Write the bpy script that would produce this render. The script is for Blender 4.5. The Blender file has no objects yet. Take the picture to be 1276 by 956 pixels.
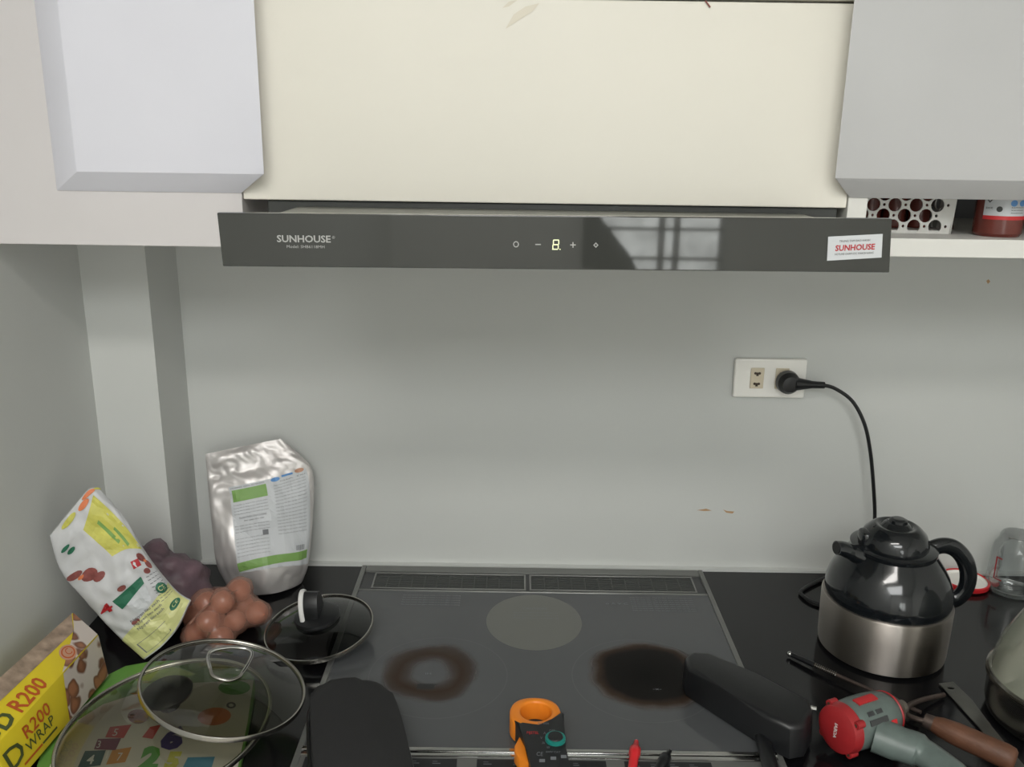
import bpy, bmesh, math, random
from math import sin, cos, pi, radians, sqrt
from mathutils import Vector, Matrix, noise
random.seed(7)
SC = bpy.context.scene
COL = SC.collection

# ------------------------------------------------------------------ camera
F, PITCH, ROLL, CD, CH = 1105.0, radians(15.4), 0.0145, 1.44, 0.734
FW = Vector((0, cos(PITCH), -sin(PITCH))); UP0 = Vector((0, sin(PITCH), cos(PITCH))); RT0 = Vector((1, 0, 0))
RT = RT0*cos(ROLL) + UP0*sin(ROLL); UP = -RT0*sin(ROLL) + UP0*cos(ROLL)
CP = Vector((0, -CD, CH))
cam = bpy.data.cameras.new('camera'); co = bpy.data.objects.new('camera', cam); COL.objects.link(co)
cam.sensor_fit = 'HORIZONTAL'; cam.sensor_width = 36; cam.lens = 36*F/1276; cam.clip_start = .02
co.matrix_world = Matrix(((RT.x, UP.x, -FW.x, CP.x), (RT.y, UP.y, -FW.y, CP.y), (RT.z, UP.z, -FW.z, CP.z), (0, 0, 0, 1)))
SC.camera = co

def ray(x, y): return FW + RT*((x-638)/F) - UP*((y-478)/F)
def onY(x, y, Y): d = ray(x, y); return CP + d*((Y-CP.y)/d.y)
def onZ(x, y, Z): d = ray(x, y); return CP + d*((Z-CP.z)/d.z)

# ------------------------------------------------------------------ world, lights, exposure
w = bpy.data.worlds.new('world'); SC.world = w; w.use_nodes = True
w.node_tree.nodes['Background'].inputs[0].default_value = (.80, .86, .92, 1)
w.node_tree.nodes['Background'].inputs[1].default_value = .35
def area(name, loc, rot, sx, sy, power, color):
    l = bpy.data.lights.new(name, 'AREA'); l.shape = 'RECTANGLE'; l.size = sx; l.size_y = sy; l.energy = power; l.color = color
    o = bpy.data.objects.new(name, l); COL.objects.link(o); o.location = loc; o.rotation_euler = rot; return o
ROOM_Y, CEIL = -4.3, 1.86
area('unseen_lamp_light', (-.15, -1.95, CEIL-.075), (0, 0, 0), 1.1, .28, 15.5, (1.0, .97, .93))  # light of the unseen lamp behind the camera
area('rear_fill_light', (.0, -3.2, CEIL-.075), (0, 0, 0), 1.5, 1.3, 39, (.95, .98, 1.0))  # added soft fill that lifts the ambient light
vs = SC.view_settings; SC.display_settings.display_device = 'sRGB'
vs.view_transform = 'Standard'; vs.look = 'None'; vs.exposure = 0.02; vs.gamma = 1; vs.use_curve_mapping = False

# ------------------------------------------------------------------ materials
def lin(c):
    return tuple(((v/255)/12.92 if v/255 <= .04045 else ((v/255+.055)/1.055)**2.4) for v in c) + (1,)
def mat(name, rgb, rough=.5, metal=0, var=0, scale=20, bump=0, bscale=120, spec=.5, alpha=1, coat=0, trans=0, emit=0, aniso=0):
    m = bpy.data.materials.new(name); m.use_nodes = True; nt = m.node_tree; b = nt.nodes['Principled BSDF']
    c = lin(rgb); b.inputs['Base Color'].default_value = c; b.inputs['Roughness'].default_value = rough
    b.inputs['Metallic'].default_value = metal; b.inputs['Specular IOR Level'].default_value = spec
    b.inputs['Alpha'].default_value = alpha; b.inputs['Coat Weight'].default_value = coat
    if trans: b.inputs['Transmission Weight'].default_value = trans
    if emit: b.inputs['Emission Color'].default_value = c; b.inputs['Emission Strength'].default_value = emit
    tc = nt.nodes.new('ShaderNodeTexCoord')
    if var:
        n = nt.nodes.new('ShaderNodeTexNoise'); n.inputs['Scale'].default_value = scale; n.inputs['Detail'].default_value = 5
        r = nt.nodes.new('ShaderNodeMapRange'); r.inputs['From Min'].default_value = .3; r.inputs['From Max'].default_value = .7
        r.inputs['To Min'].default_value = 1-var; r.inputs['To Max'].default_value = 1+var
        x = nt.nodes.new('ShaderNodeVectorMath'); x.operation = 'SCALE'; x.inputs[0].default_value = c[:3]
        nt.links.new(tc.outputs['Object'], n.inputs['Vector']); nt.links.new(n.outputs['Fac'], r.inputs['Value'])
        nt.links.new(r.outputs['Result'], x.inputs['Scale']); nt.links.new(x.outputs['Vector'], b.inputs['Base Color'])
    if bump:
        n = nt.nodes.new('ShaderNodeTexNoise'); n.inputs['Scale'].default_value = bscale; n.inputs['Detail'].default_value = 3
        k = nt.nodes.new('ShaderNodeBump'); k.inputs['Strength'].default_value = bump; k.inputs['Distance'].default_value = .002
        nt.links.new(tc.outputs['Object'], n.inputs['Vector']); nt.links.new(n.outputs['Fac'], k.inputs['Height'])
        nt.links.new(k.outputs['Normal'], b.inputs['Normal'])
    return m
def glass(name, rgb, refl=.5, rough=.02, gloss=(1, 1, 1, 1)):
    # thin clear sheet: see-through tint plus mirror-like Fresnel reflection
    m = bpy.data.materials.new(name); m.use_nodes = True; nt = m.node_tree; nt.nodes.remove(nt.nodes['Principled BSDF'])
    out = nt.nodes['Material Output']; t = nt.nodes.new('ShaderNodeBsdfTransparent'); t.inputs[0].default_value = lin(rgb)
    g = nt.nodes.new('ShaderNodeBsdfGlossy'); g.inputs['Roughness'].default_value = rough; g.inputs['Color'].default_value = gloss
    f = nt.nodes.new('ShaderNodeFresnel'); f.inputs[0].default_value = 1.5
    k = nt.nodes.new('ShaderNodeMath'); k.operation = 'MULTIPLY'; k.inputs[1].default_value = refl
    x = nt.nodes.new('ShaderNodeMixShader'); nt.links.new(f.outputs[0], k.inputs[0]); nt.links.new(k.outputs[0], x.inputs[0])
    nt.links.new(t.outputs[0], x.inputs[1]); nt.links.new(g.outputs[0], x.inputs[2]); nt.links.new(x.outputs[0], out.inputs[0])
    return m
M = {}
M['wall'] = mat('painted wall', (209, 211, 208), .6, var=.02, scale=3, bump=.05, bscale=300)
M['room'] = mat('room paint', (226, 226, 222), .8)
M['floor'] = mat('floor tile', (190, 186, 178), .5, var=.1)
M['white'] = mat('white laminate', (231, 231, 240), .42, var=.015, scale=6)
M['whitecarc'] = mat('white carcass laminate', (216, 212, 212), .45, var=.015, scale=6)
M['whitegrey'] = mat('light grey laminate', (198, 198, 199), .38, var=.03, scale=5)
M['bevel'] = mat('laminate edge', (190, 184, 188), .5, var=.03, scale=9)
M['shelf'] = mat('off white board', (228, 227, 222), .45, var=.02, scale=8)
M['counter'] = mat('black granite', (18, 18, 20), .13, var=.25, scale=260, spec=.42)
M['steel'] = mat('brushed steel', (178, 175, 168), .24, metal=1, var=.04, scale=30)
def brushed():
    m = mat('vertically streaked steel', (166, 159, 153), .36, metal=1); nt = m.node_tree; b = nt.nodes['Principled BSDF']
    t = nt.nodes.new('ShaderNodeTangent'); t.direction_type = 'RADIAL'; t.axis = 'Z'; b.inputs['Anisotropic'].default_value = 1.0; b.inputs['Anisotropic Rotation'].default_value = .25
    nt.links.new(t.outputs[0], b.inputs['Tangent']); return m
M['brushed'] = brushed()
M['frame'] = mat('satin steel frame', (150, 150, 148), .35, metal=.9)
M['hobframe'] = mat('grey painted frame', (120, 121, 118), .35, metal=.4)
M['chrome'] = mat('polished steel', (205, 205, 203), .12, metal=1)
M['black'] = mat('black plastic', (24, 25, 27), .35)
M['kettle'] = mat('glossy black plastic', (22, 25, 28), .13, coat=.4)
M['matte'] = mat('matte black fabric', (33, 33, 34), .75, bump=.25, bscale=900)
M['case'] = mat('matte black plastic', (34, 35, 37), .45, var=.08, scale=60)
M['casedark'] = mat('charcoal plastic', (26, 27, 29), .4, var=.08, scale=60)
M['darkgrey'] = mat('dark grey plastic', (62, 63, 64), .4)
M['panelglass'] = mat('smoked black glass', (61, 62, 59), .035, spec=.6)
M['hoodbody'] = mat('grey hood metal', (122, 124, 118), .4, metal=.6)
M['hooddark'] = mat('dark hood housing', (60, 62, 60), .5)
M['print_grey'] = mat('pale grey print', (172, 172, 170), .5)
M['print_dim'] = mat('dim grey print', (122, 126, 130), .5)
M['print_white'] = mat('white print', (226, 226, 224), .5)
M['display'] = mat('lit display digit', (235, 240, 190), .4, emit=.6)
M['grille'] = mat('dark grey grille', (72, 74, 72), .45)
M['red'] = mat('red plastic', (196, 44, 48), .35, var=.06, scale=80)
M['redink'] = mat('red ink', (178, 40, 48), .5)
M['capred'] = mat('scuffed red plastic', (160, 38, 42), .4, var=.06, scale=60)
M['brightred'] = mat('glossy red plastic', (214, 44, 50), .3)
M['orange'] = mat('orange plastic', (243, 140, 38), .4)
M['teal'] = mat('teal plastic', (30, 130, 120), .4)
M['drill'] = mat('worn grey green plastic', (100, 112, 108), .38, var=.12, scale=45)
M['drilldark'] = mat('worn brown grey metal', (92, 86, 78), .4, var=.15, scale=60)
M['wood'] = mat('worn brown wood', (98, 64, 46), .55, var=.22, scale=35, bump=.2, bscale=200)
M['blade'] = mat('dull steel blade', (110, 110, 105), .42, metal=.7, var=.18, scale=28)
M['rust'] = mat('rusty steel', (92, 80, 74), .45, metal=.6, var=.2, scale=60)
M['green'] = mat('green ink', (128, 168, 92), .5)
M['dkgreen'] = mat('dark green ink', (44, 110, 84), .5)
M['blueink'] = mat('blue ink', (96, 150, 210), .5)
M['tan'] = mat('tan ink', (196, 150, 124), .5)
M['label'] = mat('white paper label', (206, 209, 212), .5)
M['ink'] = mat('grey ink', (118, 120, 124), .6)
M['darkink'] = mat('dark ink', (60, 62, 60), .6)
M['bpaper'] = mat('white film', (205, 206, 208), .35, var=.03, scale=25, bump=.3, bscale=60)
M['yelink'] = mat('yellow ink', (204, 200, 96), .45, var=.12, scale=60)
M['paleyellow'] = mat('pale yellow film', (214, 215, 150), .4)
M['brownink'] = mat('brown red ink', (140, 78, 74), .5, var=.2, scale=120)
M['orangeink'] = mat('orange ink', (222, 128, 84), .5)
M['carton'] = mat('yellow carton', (222, 200, 44), .4, var=.03, scale=30)
M['cartonink'] = mat('brown orange ink', (190, 88, 34), .5)
M['olive'] = mat('dark olive ink', (74, 84, 44), .5)
M['onion'] = mat('shallot skin', (142, 84, 82), .45, var=.25, scale=50)
M['onion2'] = mat('brown onion skin', (188, 112, 84), .4, var=.22, scale=45)
M['mesh'] = mat('purple net film', (122, 102, 112), .4, alpha=.72, bump=.6, bscale=160, var=.12, scale=90)
M['film'] = mat('clear pinkish film', (182, 136, 118), .22, alpha=.5, bump=.5, bscale=50)
M['glass'] = glass('clear glass', (226, 232, 226), .9)
M['lidglass'] = glass('lid glass', (206, 207, 196), 1.0)
M['smoke'] = glass('smoked lid glass', (150, 152, 150), 1.0)
M['jarglass'] = glass('jar glass', (246, 247, 247), .5)
M['milk'] = mat('hazy greenish glass', (168, 172, 156), .15, alpha=.62)
M['sauce'] = mat('dark red sauce', (104, 48, 40), .25, var=.15, scale=40)
M['amber'] = mat('brown amber film', (110, 72, 56), .25, alpha=.75)
M['outlet'] = mat('ivory plastic', (252, 250, 244), .35)
M['outletin'] = mat('cream plastic', (222, 210, 186), .35)
M['slot'] = mat('dark slot', (70, 56, 44), .6)
M['rustspot'] = mat('orange brown stain', (186, 150, 110), .7)
M['purple'] = mat('purple ink', (72, 60, 118), .5)
M['magenta'] = mat('plum ink', (122, 50, 80), .5)
M['redblock'] = mat('coral red ink', (196, 76, 76), .5)
M['tealblock'] = mat('slate teal ink', (52, 84, 86), .5)
M['orangeblock'] = mat('ochre ink', (204, 140, 66), .5)
M['blueblock'] = mat('sky blue ink', (78, 146, 182), .5)
M['leafgreen'] = mat('leaf green ink', (96, 164, 76), .5)
M['bagwhite'] = mat('white plastic print', (214, 208, 200), .45)
M['baggreen'] = mat('green plastic print', (98, 148, 66), .45, var=.15, scale=25)
M['lamp'] = mat('lamp diffuser', (255, 250, 240), .5, emit=1.2)
def pane_material():  # glow for the added panes, mottled so their reflection looks patchy
    m = mat('glowing mottled pane', (205, 208, 205), .3, emit=8, var=.28, scale=9); nt = m.node_tree; b = nt.nodes['Principled BSDF']
    nt.links.new(b.inputs['Base Color'].links[0].from_socket, b.inputs['Emission Color']); return m
M['pane'] = pane_material()
M['blockermat'] = mat('dark curtain', (58, 60, 62), .9)  # for the dark shape added in front of the glowing panes

def foil_material():
    m = mat('crinkled silver foil', (216, 212, 210), .44, metal=.55, var=.05, scale=12)
    nt = m.node_tree; b = nt.nodes['Principled BSDF']; tc = nt.nodes.new('ShaderNodeTexCoord')
    v = nt.nodes.new('ShaderNodeTexNoise'); v.inputs['Scale'].default_value = 9; v.inputs['Detail'].default_value = 3; v.inputs['Distortion'].default_value = .6
    k = nt.nodes.new('ShaderNodeBump'); k.inputs['Strength'].default_value = .3; k.inputs['Distance'].default_value = .005
    nt.links.new(tc.outputs['Object'], v.inputs['Vector']); nt.links.new(v.outputs['Fac'], k.inputs['Height']); nt.links.new(k.outputs['Normal'], b.inputs['Normal'])
    return m
M['foil'] = foil_material()

def spotted_material():
    m = mat('printed nut pattern', (150, 110, 88), .35); nt = m.node_tree; b = nt.nodes['Principled BSDF']
    tc = nt.nodes.new('ShaderNodeTexCoord'); v = nt.nodes.new('ShaderNodeTexVoronoi'); v.inputs['Scale'].default_value = 42
    n = nt.nodes.new('ShaderNodeTexNoise'); n.inputs['Scale'].default_value = 22
    a = nt.nodes.new('ShaderNodeVectorMath'); a.operation = 'ADD'; s = nt.nodes.new('ShaderNodeVectorMath'); s.operation = 'SCALE'; s.inputs['Scale'].default_value = .03
    r = nt.nodes.new('ShaderNodeValToRGB'); e = r.color_ramp.elements
    e[0].color = lin((112, 72, 54)); e[0].position = .46; e[1].color = lin((200, 190, 182)); e[1].position = .56
    x = e.new(.25); x.color = lin((160, 108, 78))
    nt.links.new(tc.outputs['Object'], n.inputs['Vector']); nt.links.new(n.outputs['Color'], s.inputs[0]); nt.links.new(tc.outputs['Object'], a.inputs[0])
    nt.links.new(s.outputs[0], a.inputs[1]); nt.links.new(a.outputs[0], v.inputs['Vector']); nt.links.new(v.outputs['Distance'], r.inputs[0]); nt.links.new(r.outputs[0], b.inputs['Base Color'])
    return m
M['spotted'] = spotted_material()
M['border'] = mat('brown and cream printed border', (156, 136, 118), .4, var=.45, scale=60)

def hob_material():
    # grey ceramic glass with burnt-on stains at the two front zones
    m = mat('grey ceramic glass', (84, 86, 88), .16, spec=.5); nt = m.node_tree; b = nt.nodes['Principled BSDF']; L = nt.links.new
    g = nt.nodes.new('ShaderNodeNewGeometry'); n = nt.nodes.new('ShaderNodeTexNoise'); n.inputs['Scale'].default_value = 16; n.inputs['Detail'].default_value = 5
    L(g.outputs['Position'], n.inputs['Vector'])
    def math_(op, a, bb, clamp=False):
        k = nt.nodes.new('ShaderNodeMath'); k.operation = op; k.use_clamp = clamp
        for i, s in enumerate((a, bb)):
            if isinstance(s, (int, float)): k.inputs[i].default_value = s
            elif s is not None: L(s, k.inputs[i])
        return k.outputs[0]
    def dist(cx, cy, ys=1.0):
        s = nt.nodes.new('ShaderNodeVectorMath'); s.operation = 'SUBTRACT'; s.inputs[1].default_value = (cx, cy, 0); L(g.outputs['Position'], s.inputs[0])
        t = nt.nodes.new('ShaderNodeVectorMath'); t.operation = 'MULTIPLY'; t.inputs[1].default_value = (1, ys, 0); L(s.outputs[0], t.inputs[0])
        l = nt.nodes.new('ShaderNodeVectorMath'); l.operation = 'LENGTH'; L(t.outputs[0], l.inputs[0])
        return math_('ADD', l.outputs['Value'], math_('MULTIPLY', math_('SUBTRACT', n.outputs['Fac'], .5), .030))
    def ramp(v, stops):
        r = nt.nodes.new('ShaderNodeValToRGB'); e = r.color_ramp.elements
        while len(e) > 1: e.remove(e[-1])
        e[0].position = stops[0][0]/.12; e[0].color = (stops[0][1],)*3+(1,)
        for p, c in stops[1:]: x = e.new(p/.12); x.color = (c,)*3+(1,)
        L(math_('DIVIDE', v, .12), r.inputs[0]); return r.outputs[0]
    def mix(fac, c1, c2):
        x = nt.nodes.new('ShaderNodeMix'); x.data_type = 'RGBA'; L(fac, x.inputs[0])
        if isinstance(c1, tuple): x.inputs[6].default_value = c1
        else: L(c1, x.inputs[6])
        x.inputs[7].default_value = c2; return x.outputs[2]
    col = b.inputs['Base Color'].default_value[:]
    dl, dr = dist(-.110, -.338, .97), dist(.199, -.337, 1.02)
    ring = ramp(dl, [(.020, 0), (.034, .7), (.046, 1.0), (.060, .8), (.073, 0)])
    c = mix(ring, tuple(col), lin((54, 36, 22)))
    fr = ramp(dr, [(.0, 1), (.074, .9), (.088, 0)]); c = mix(fr, c, lin((66, 48, 34)))
    co_ = ramp(dr, [(.0, 1), (.062, .96), (.078, 0)]); c = mix(co_, c, lin((17, 16, 15)))
    L(c, b.inputs['Base Color'])
    rr = math_('ADD', math_('MULTIPLY', math_('MAXIMUM', ring, fr), .3), .16); L(rr, b.inputs['Roughness'])
    sp = math_('SUBTRACT', .5, math_('MULTIPLY', math_('MAXIMUM', math_('MULTIPLY', ring, .5), fr), .42)); L(sp, b.inputs['Specular IOR Level'])
    return m
M['hob'] = hob_material()

def cream_material():
    m = mat('aged cream laminate', (236, 232, 221), .4, var=.015, scale=4); nt = m.node_tree; b = nt.nodes['Principled BSDF']
    return m
M['cream'] = cream_material()
M['smear'] = mat('faint smudge', (226, 219, 203), .5)

# ------------------------------------------------------------------ geometry helpers
ORG = {}
def empty(name, label, cat, loc=(0, 0, 0), group=None):
    o = bpy.data.objects.new(name, None); COL.objects.link(o); o.location = loc; o.empty_display_size = .02
    ORG[o.name] = Vector(loc); o['label'] = label; o['category'] = cat
    if group: o['group'] = group
    return o
def link_mesh(name, me, m, parent=None, smooth=None):
    """vertices are given in world space; they are stored relative to the thing's origin"""
    o = bpy.data.objects.new(name, me); COL.objects.link(o)
    me.materials.clear()
    for k in (m if isinstance(m, (list, tuple)) else [m]): me.materials.append(M[k] if isinstance(k, str) else k)
    if parent is not None:
        org = ORG[parent.name]; me.transform(Matrix.Translation(-org)); o.parent = parent; ORG[o.name] = org.copy()
    else: ORG[o.name] = Vector((0, 0, 0))
    if smooth is not None:
        for p in me.polygons: p.use_smooth = True
        try: me.set_sharp_from_angle(angle=radians(smooth))
        except Exception: pass
    return o
def obj(name, bm, m, parent=None, smooth=20, recalc=True):
    if recalc: bmesh.ops.recalc_face_normals(bm, faces=bm.faces)
    me = bpy.data.meshes.new(name); bm.to_mesh(me); bm.free()
    return link_mesh(name, me, m, parent, smooth)
def settle(o):
    """give a single-mesh thing an origin at the foot of its geometry"""
    vs_ = [v.co for v in o.data.vertices]
    c = Vector((sum(v.x for v in vs_)/len(vs_), sum(v.y for v in vs_)/len(vs_), min(v.z for v in vs_)))
    o.data.transform(Matrix.Translation(-c)); o.location = c; ORG[o.name] = c; return o
def tag(o, label, cat, group=None):
    o['label'] = label; o['category'] = cat
    if group: o['group'] = group
    return settle(o) if o.type == 'MESH' and not o.children else o
def struct(name, bm, m, parent=None):
    o = obj(name, bm, m, parent)
    if parent is None: o['kind'] = 'structure'
    return o
def box(x0, x1, y0, y1, z0, z1, bev=0, bm=None, seg=2):
    t = bmesh.new(); vs_ = [t.verts.new((x, y, z)) for x in (x0, x1) for y in (y0, y1) for z in (z0, z1)]
    for f in ((0, 1, 3, 2), (4, 6, 7, 5), (0, 4, 5, 1), (2, 3, 7, 6), (0, 2, 6, 4), (1, 5, 7, 3)): t.faces.new([vs_[i] for i in f])
    if bev: bmesh.ops.bevel(t, geom=t.edges[:], offset=bev, segments=seg, affect='EDGES', profile=.5)
    return merge(bm, t)
def merge(bm, t):
    if bm is None: return t
    me = bpy.data.meshes.new('tmp'); t.to_mesh(me); t.free(); bm.from_mesh(me); bpy.data.meshes.remove(me); return bm
def hexa(pts, bev=0, bm=None, seg=2):
    """pts: lower/back four then upper/front four, same order round"""
    t = bmesh.new(); v = [t.verts.new(p) for p in pts]
    for f in ((3, 2, 1, 0), (4, 5, 6, 7), (0, 1, 5, 4), (1, 2, 6, 5), (2, 3, 7, 6), (3, 0, 4, 7)): t.faces.new([v[i] for i in f])
    if bev: bmesh.ops.bevel(t, geom=t.edges[:], offset=bev, segments=seg, affect='EDGES', profile=.5)
    return merge(bm, t)
def slab(top, bottom, bev=0, bm=None, seg=2):
    """solid between two outlines with the same number of points"""
    t = bmesh.new(); a = [t.verts.new(p) for p in top]; b = [t.verts.new(p) for p in bottom]; n = len(a)
    t.faces.new(a); t.faces.new(b[::-1])
    for i in range(n): t.faces.new((a[i], b[i], b[(i+1) % n], a[(i+1) % n]))
    if bev:
        top_e = [e for e in t.edges if all(v in a for v in e.verts)]
        bmesh.ops.bevel(t, geom=top_e, offset=bev, segments=seg, affect='EDGES', profile=.5)
    return merge(bm, t)
def chaikin(p, n=2):
    for _ in range(n):
        q = []
        for i in range(len(p)):
            a, b = Vector(p[i]), Vector(p[(i+1) % len(p)]); q += [a*.75+b*.25, a*.25+b*.75]
        p = q
    return p
def pxslab(px, zt, zb, bev=0, smooth=0, bm=None, grow=0.0):
    """slab lying flat: outline of its top face taken where it stands, dropped straight down"""
    top = [onZ(x, y, zt) for x, y in px]
    if smooth: top = chaikin(top, smooth)
    c = sum(top, Vector())/len(top)
    bot = [Vector((p.x+(p.x-c.x)*grow, p.y+(p.y-c.y)*grow, zb)) for p in top]
    return slab(top, bot, bev, bm)
def basis(axis):
    a = Vector(axis).normalized(); h = Vector((0, 0, 1)) if abs(a.z) < .9 else Vector((1, 0, 0))
    u = a.cross(h).normalized(); return u, a.cross(u).normalized(), a
def lathe(prof, o=(0, 0, 0), axis=(0, 0, 1), n=48, bm=None, close=False, sx=1.0):
    t = bmesh.new(); u, v, a = basis(axis); o = Vector(o); rings = []
    for r, z in prof:
        if r < 1e-6: rings.append([t.verts.new(o+a*z)])
        else: rings.append([t.verts.new(o+a*z+u*(r*cos(2*pi*i/n))+v*(r*sx*sin(2*pi*i/n))) for i in range(n)])
    seq = list(zip(rings, rings[1:])) + ([(rings[-1], rings[0])] if close else [])
    for p, q in seq:
        for i in range(n):
            j = (i+1) % n
            if len(p) == 1 and len(q) == 1: continue
            if len(p) == 1: t.faces.new((p[0], q[j], q[i]))
            elif len(q) == 1: t.faces.new((p[i], p[j], q[0]))
            else: t.faces.new((p[i], p[j], q[j], q[i]))
    return merge(bm, t)
def catmull(p, k=8, closed=False):
    p = [Vector(q) for q in p]; n = len(p); out = []
    rng = range(n) if closed else range(n-1)
    for i in rng:
        a = p[(i-1) % n] if closed or i > 0 else p[0]; b = p[i]; c = p[(i+1) % n]; d = p[(i+2) % n] if closed or i+2 < n else p[-1]
        for s in range(k):
            t = s/k; out.append(.5*((2*b)+(c-a)*t+(2*a-5*b+4*c-d)*t*t+(3*b-a-3*c+d)*t**3))
    if not closed: out.append(p[-1])
    return out
def tube(pts, r, n=10, closed=False, bm=None, sx=1.0, cap=True):
    t = bmesh.new(); pts = [Vector(p) for p in pts]; m_ = len(pts); rings = []; u = None
    for i in range(m_):
        d = (pts[(i+1) % m_]-pts[i-1]) if closed else (pts[min(i+1, m_-1)]-pts[max(i-1, 0)])
        d.normalize()
        if u is None: u = basis(d)[0]
        u = (u-d*u.dot(d)).normalized(); v = d.cross(u)
        rr = r[i] if isinstance(r, (list, tuple)) else r
        rings.append([t.verts.new(pts[i]+u*(rr*cos(2*pi*k/n))+v*(rr*sx*sin(2*pi*k/n))) for k in range(n)])
    for i in range(m_ if closed else m_-1):
        p, q = rings[i], rings[(i+1) % m_]
        for k in range(n): t.faces.new((p[k], p[(k+1) % n], q[(k+1) % n], q[k]))
    if cap and not closed: t.faces.new(rings[0][::-1]); t.faces.new(rings[-1])
    return merge(bm, t)
def lerp_list(a, k):
    n = len(a)-1; x = min(max(k, 0), 1)*n; i = min(int(x), n-1); f = x-i
    if isinstance(a[0], Vector):
        p0 = a[max(i-1, 0)]; p1 = a[i]; p2 = a[i+1]; p3 = a[min(i+2, n)]
        return .5*((2*p1)+(p2-p0)*f+(2*p0-5*p1+4*p2-p3)*f*f+(3*p1-p0-3*p2+p3)*f**3)
    return a[i]*(1-f)+a[i+1]*f
class Pillow:
    """soft packet: rows of control points (top row first) give the middle sheet, thickness swells the two faces"""
    def __init__(s, rows, thick, crease=.0015, cs=22, edge=.5, seed=0):
        s.rows = [[Vector(p) for p in r] for r in rows]; s.th = thick; s.cr = crease; s.cs = cs; s.edge = edge; s.seed = seed
    def mid(s, u, v):
        return lerp_list([lerp_list(r, u) for r in s.rows], v)
    def nrm(s, u, v):
        e = .01; du = s.mid(min(u+e, 1), v)-s.mid(max(u-e, 0), v); dv = s.mid(u, min(v+e, 1))-s.mid(u, max(v-e, 0))
        n = dv.cross(du)
        n.normalize()
        if n.dot(CP-s.mid(.5, .5)) < 0: n = -n
        return n
    def t(s, u, v):
        prof = lerp_list(s.th, v)
        return prof*max(0, 4*u*(1-u))**s.edge
    def front(s, u, v, lift=0.0):
        m_ = s.mid(u, v); n = s.nrm(u, v)
        k = noise.noise(Vector((u*3+s.seed, v*4, 0))*s.cs*.11)+.5*abs(noise.noise(Vector((u*7+9, v*8, s.seed))*s.cs*.1))
        return m_+n*(s.t(u, v)+s.cr*k*min(1, 12*u*(1-u)*4*v*(1-v)+.15)+lift)
    def back(s, u, v):
        return s.mid(u, v)-s.nrm(u, v)*s.t(u, v)*.8
    def build(s, name, m, parent=None, nu=40, nv=48):
        bm = bmesh.new(); A = []; B = []
        for j in range(nv+1):
            A.append([bm.verts.new(s.front(i/nu, j/nv)) for i in range(nu+1)])
            B.append([bm.verts.new(s.back(i/nu, j/nv)-s.nrm(i/nu, j/nv)*.0004) for i in range(nu+1)])
        for j in range(nv):
            for i in range(nu):
                bm.faces.new((A[j][i], A[j][i+1], A[j+1][i+1], A[j+1][i])); bm.faces.new((B[j+1][i], B[j+1][i+1], B[j][i+1], B[j][i]))
            bm.faces.new((A[j][0], A[j+1][0], B[j+1][0], B[j][0])); bm.faces.new((A[j+1][nu], A[j][nu], B[j][nu], B[j+1][nu]))
        for i in range(nu):
            bm.faces.new((A[0][i+1], A[0][i], B[0][i], B[0][i+1])); bm.faces.new((A[nv][i], A[nv][i+1], B[nv][i+1], B[nv][i]))
        return obj(name, bm, m, parent, smooth=60)
# flat print: 2-D shapes carried onto a surface by fn(x, y) -> world point
def plane_fn(o, ex, ey):
    o, ex, ey = Vector(o), Vector(ex), Vector(ey); return lambda x, y: o+ex*x+ey*y
def grid2d(bm, quad, fn, nx=6, ny=6):
    q = [Vector((a[0], a[1])) for a in quad]; V = []
    for j in range(ny+1):
        for i in range(nx+1):
            u, v = i/nx, j/ny; p = q[0]*(1-u)*(1-v)+q[1]*u*(1-v)+q[2]*u*v+q[3]*(1-u)*v; V.append(bm.verts.new(fn(p.x, p.y)))
    for j in range(ny):
        for i in range(nx):
            a = j*(nx+1)+i; bm.faces.new((V[a], V[a+1], V[a+nx+2], V[a+nx+1]))
    return bm
def rect2d(bm, x0, y0, x1, y1, fn, nx=6, ny=6): return grid2d(bm, ((x0, y0), (x1, y0), (x1, y1), (x0, y1)), fn, nx, ny)
def disc2d(bm, cx, cy, rx, ry, fn, n=24, inner=0.0, rot=0, rings=3):
    P = []
    for k in range(rings+1):
        f = inner+(1-inner)*k/rings; row = []
        for i in range(n):
            a = 2*pi*i/n; x, y = rx*f*cos(a), ry*f*sin(a); row.append(bm.verts.new(fn(cx+x*cos(rot)-y*sin(rot), cy+x*sin(rot)+y*cos(rot))))
            if f < 1e-6: row = row[:1]*n; break
        P.append(row)
    for a, b in zip(P, P[1:]):
        for i in range(n):
            j = (i+1) % n; vs_ = [a[i], a[j], b[j], b[i]]; u = []
            for v in vs_:
                if v not in u: u.append(v)
            bm.faces.new(u)
    return bm
def poly2d(bm, pts, fn):
    bm.faces.new([bm.verts.new(fn(x, y)) for x, y in pts]); return bm
def text2d(bm, s, x, y, h, fn, width=None, align='LEFT', bold=0, shear=0, rot=0, spacing=1):
    """letter outlines, cap height about h, mapped by fn"""
    c = bpy.data.curves.new('lettering', 'FONT'); c.body = s; c.size = 1; c.align_x = align; c.resolution_u = 2; c.offset = bold; c.shear = shear; c.space_character = spacing
    o = bpy.data.objects.new('lettering', c); COL.objects.link(o); bpy.context.view_layer.update()
    me = bpy.data.meshes.new_from_object(o.evaluated_get(bpy.context.evaluated_depsgraph_get()))
    bpy.data.objects.remove(o); bpy.data.curves.remove(c)
    xs = [v.co.x for v in me.vertices] or [0, 1]; k = h/.70; kx = k if width is None else width/max(1e-6, max(xs)-min(xs))
    for v in me.vertices:
        a, b = v.co.x*kx, v.co.y*k; v.co = fn(x+a*cos(rot)-b*sin(rot), y+a*sin(rot)+b*cos(rot))
    bm.from_mesh(me); bpy.data.meshes.remove(me); return bm
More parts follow.
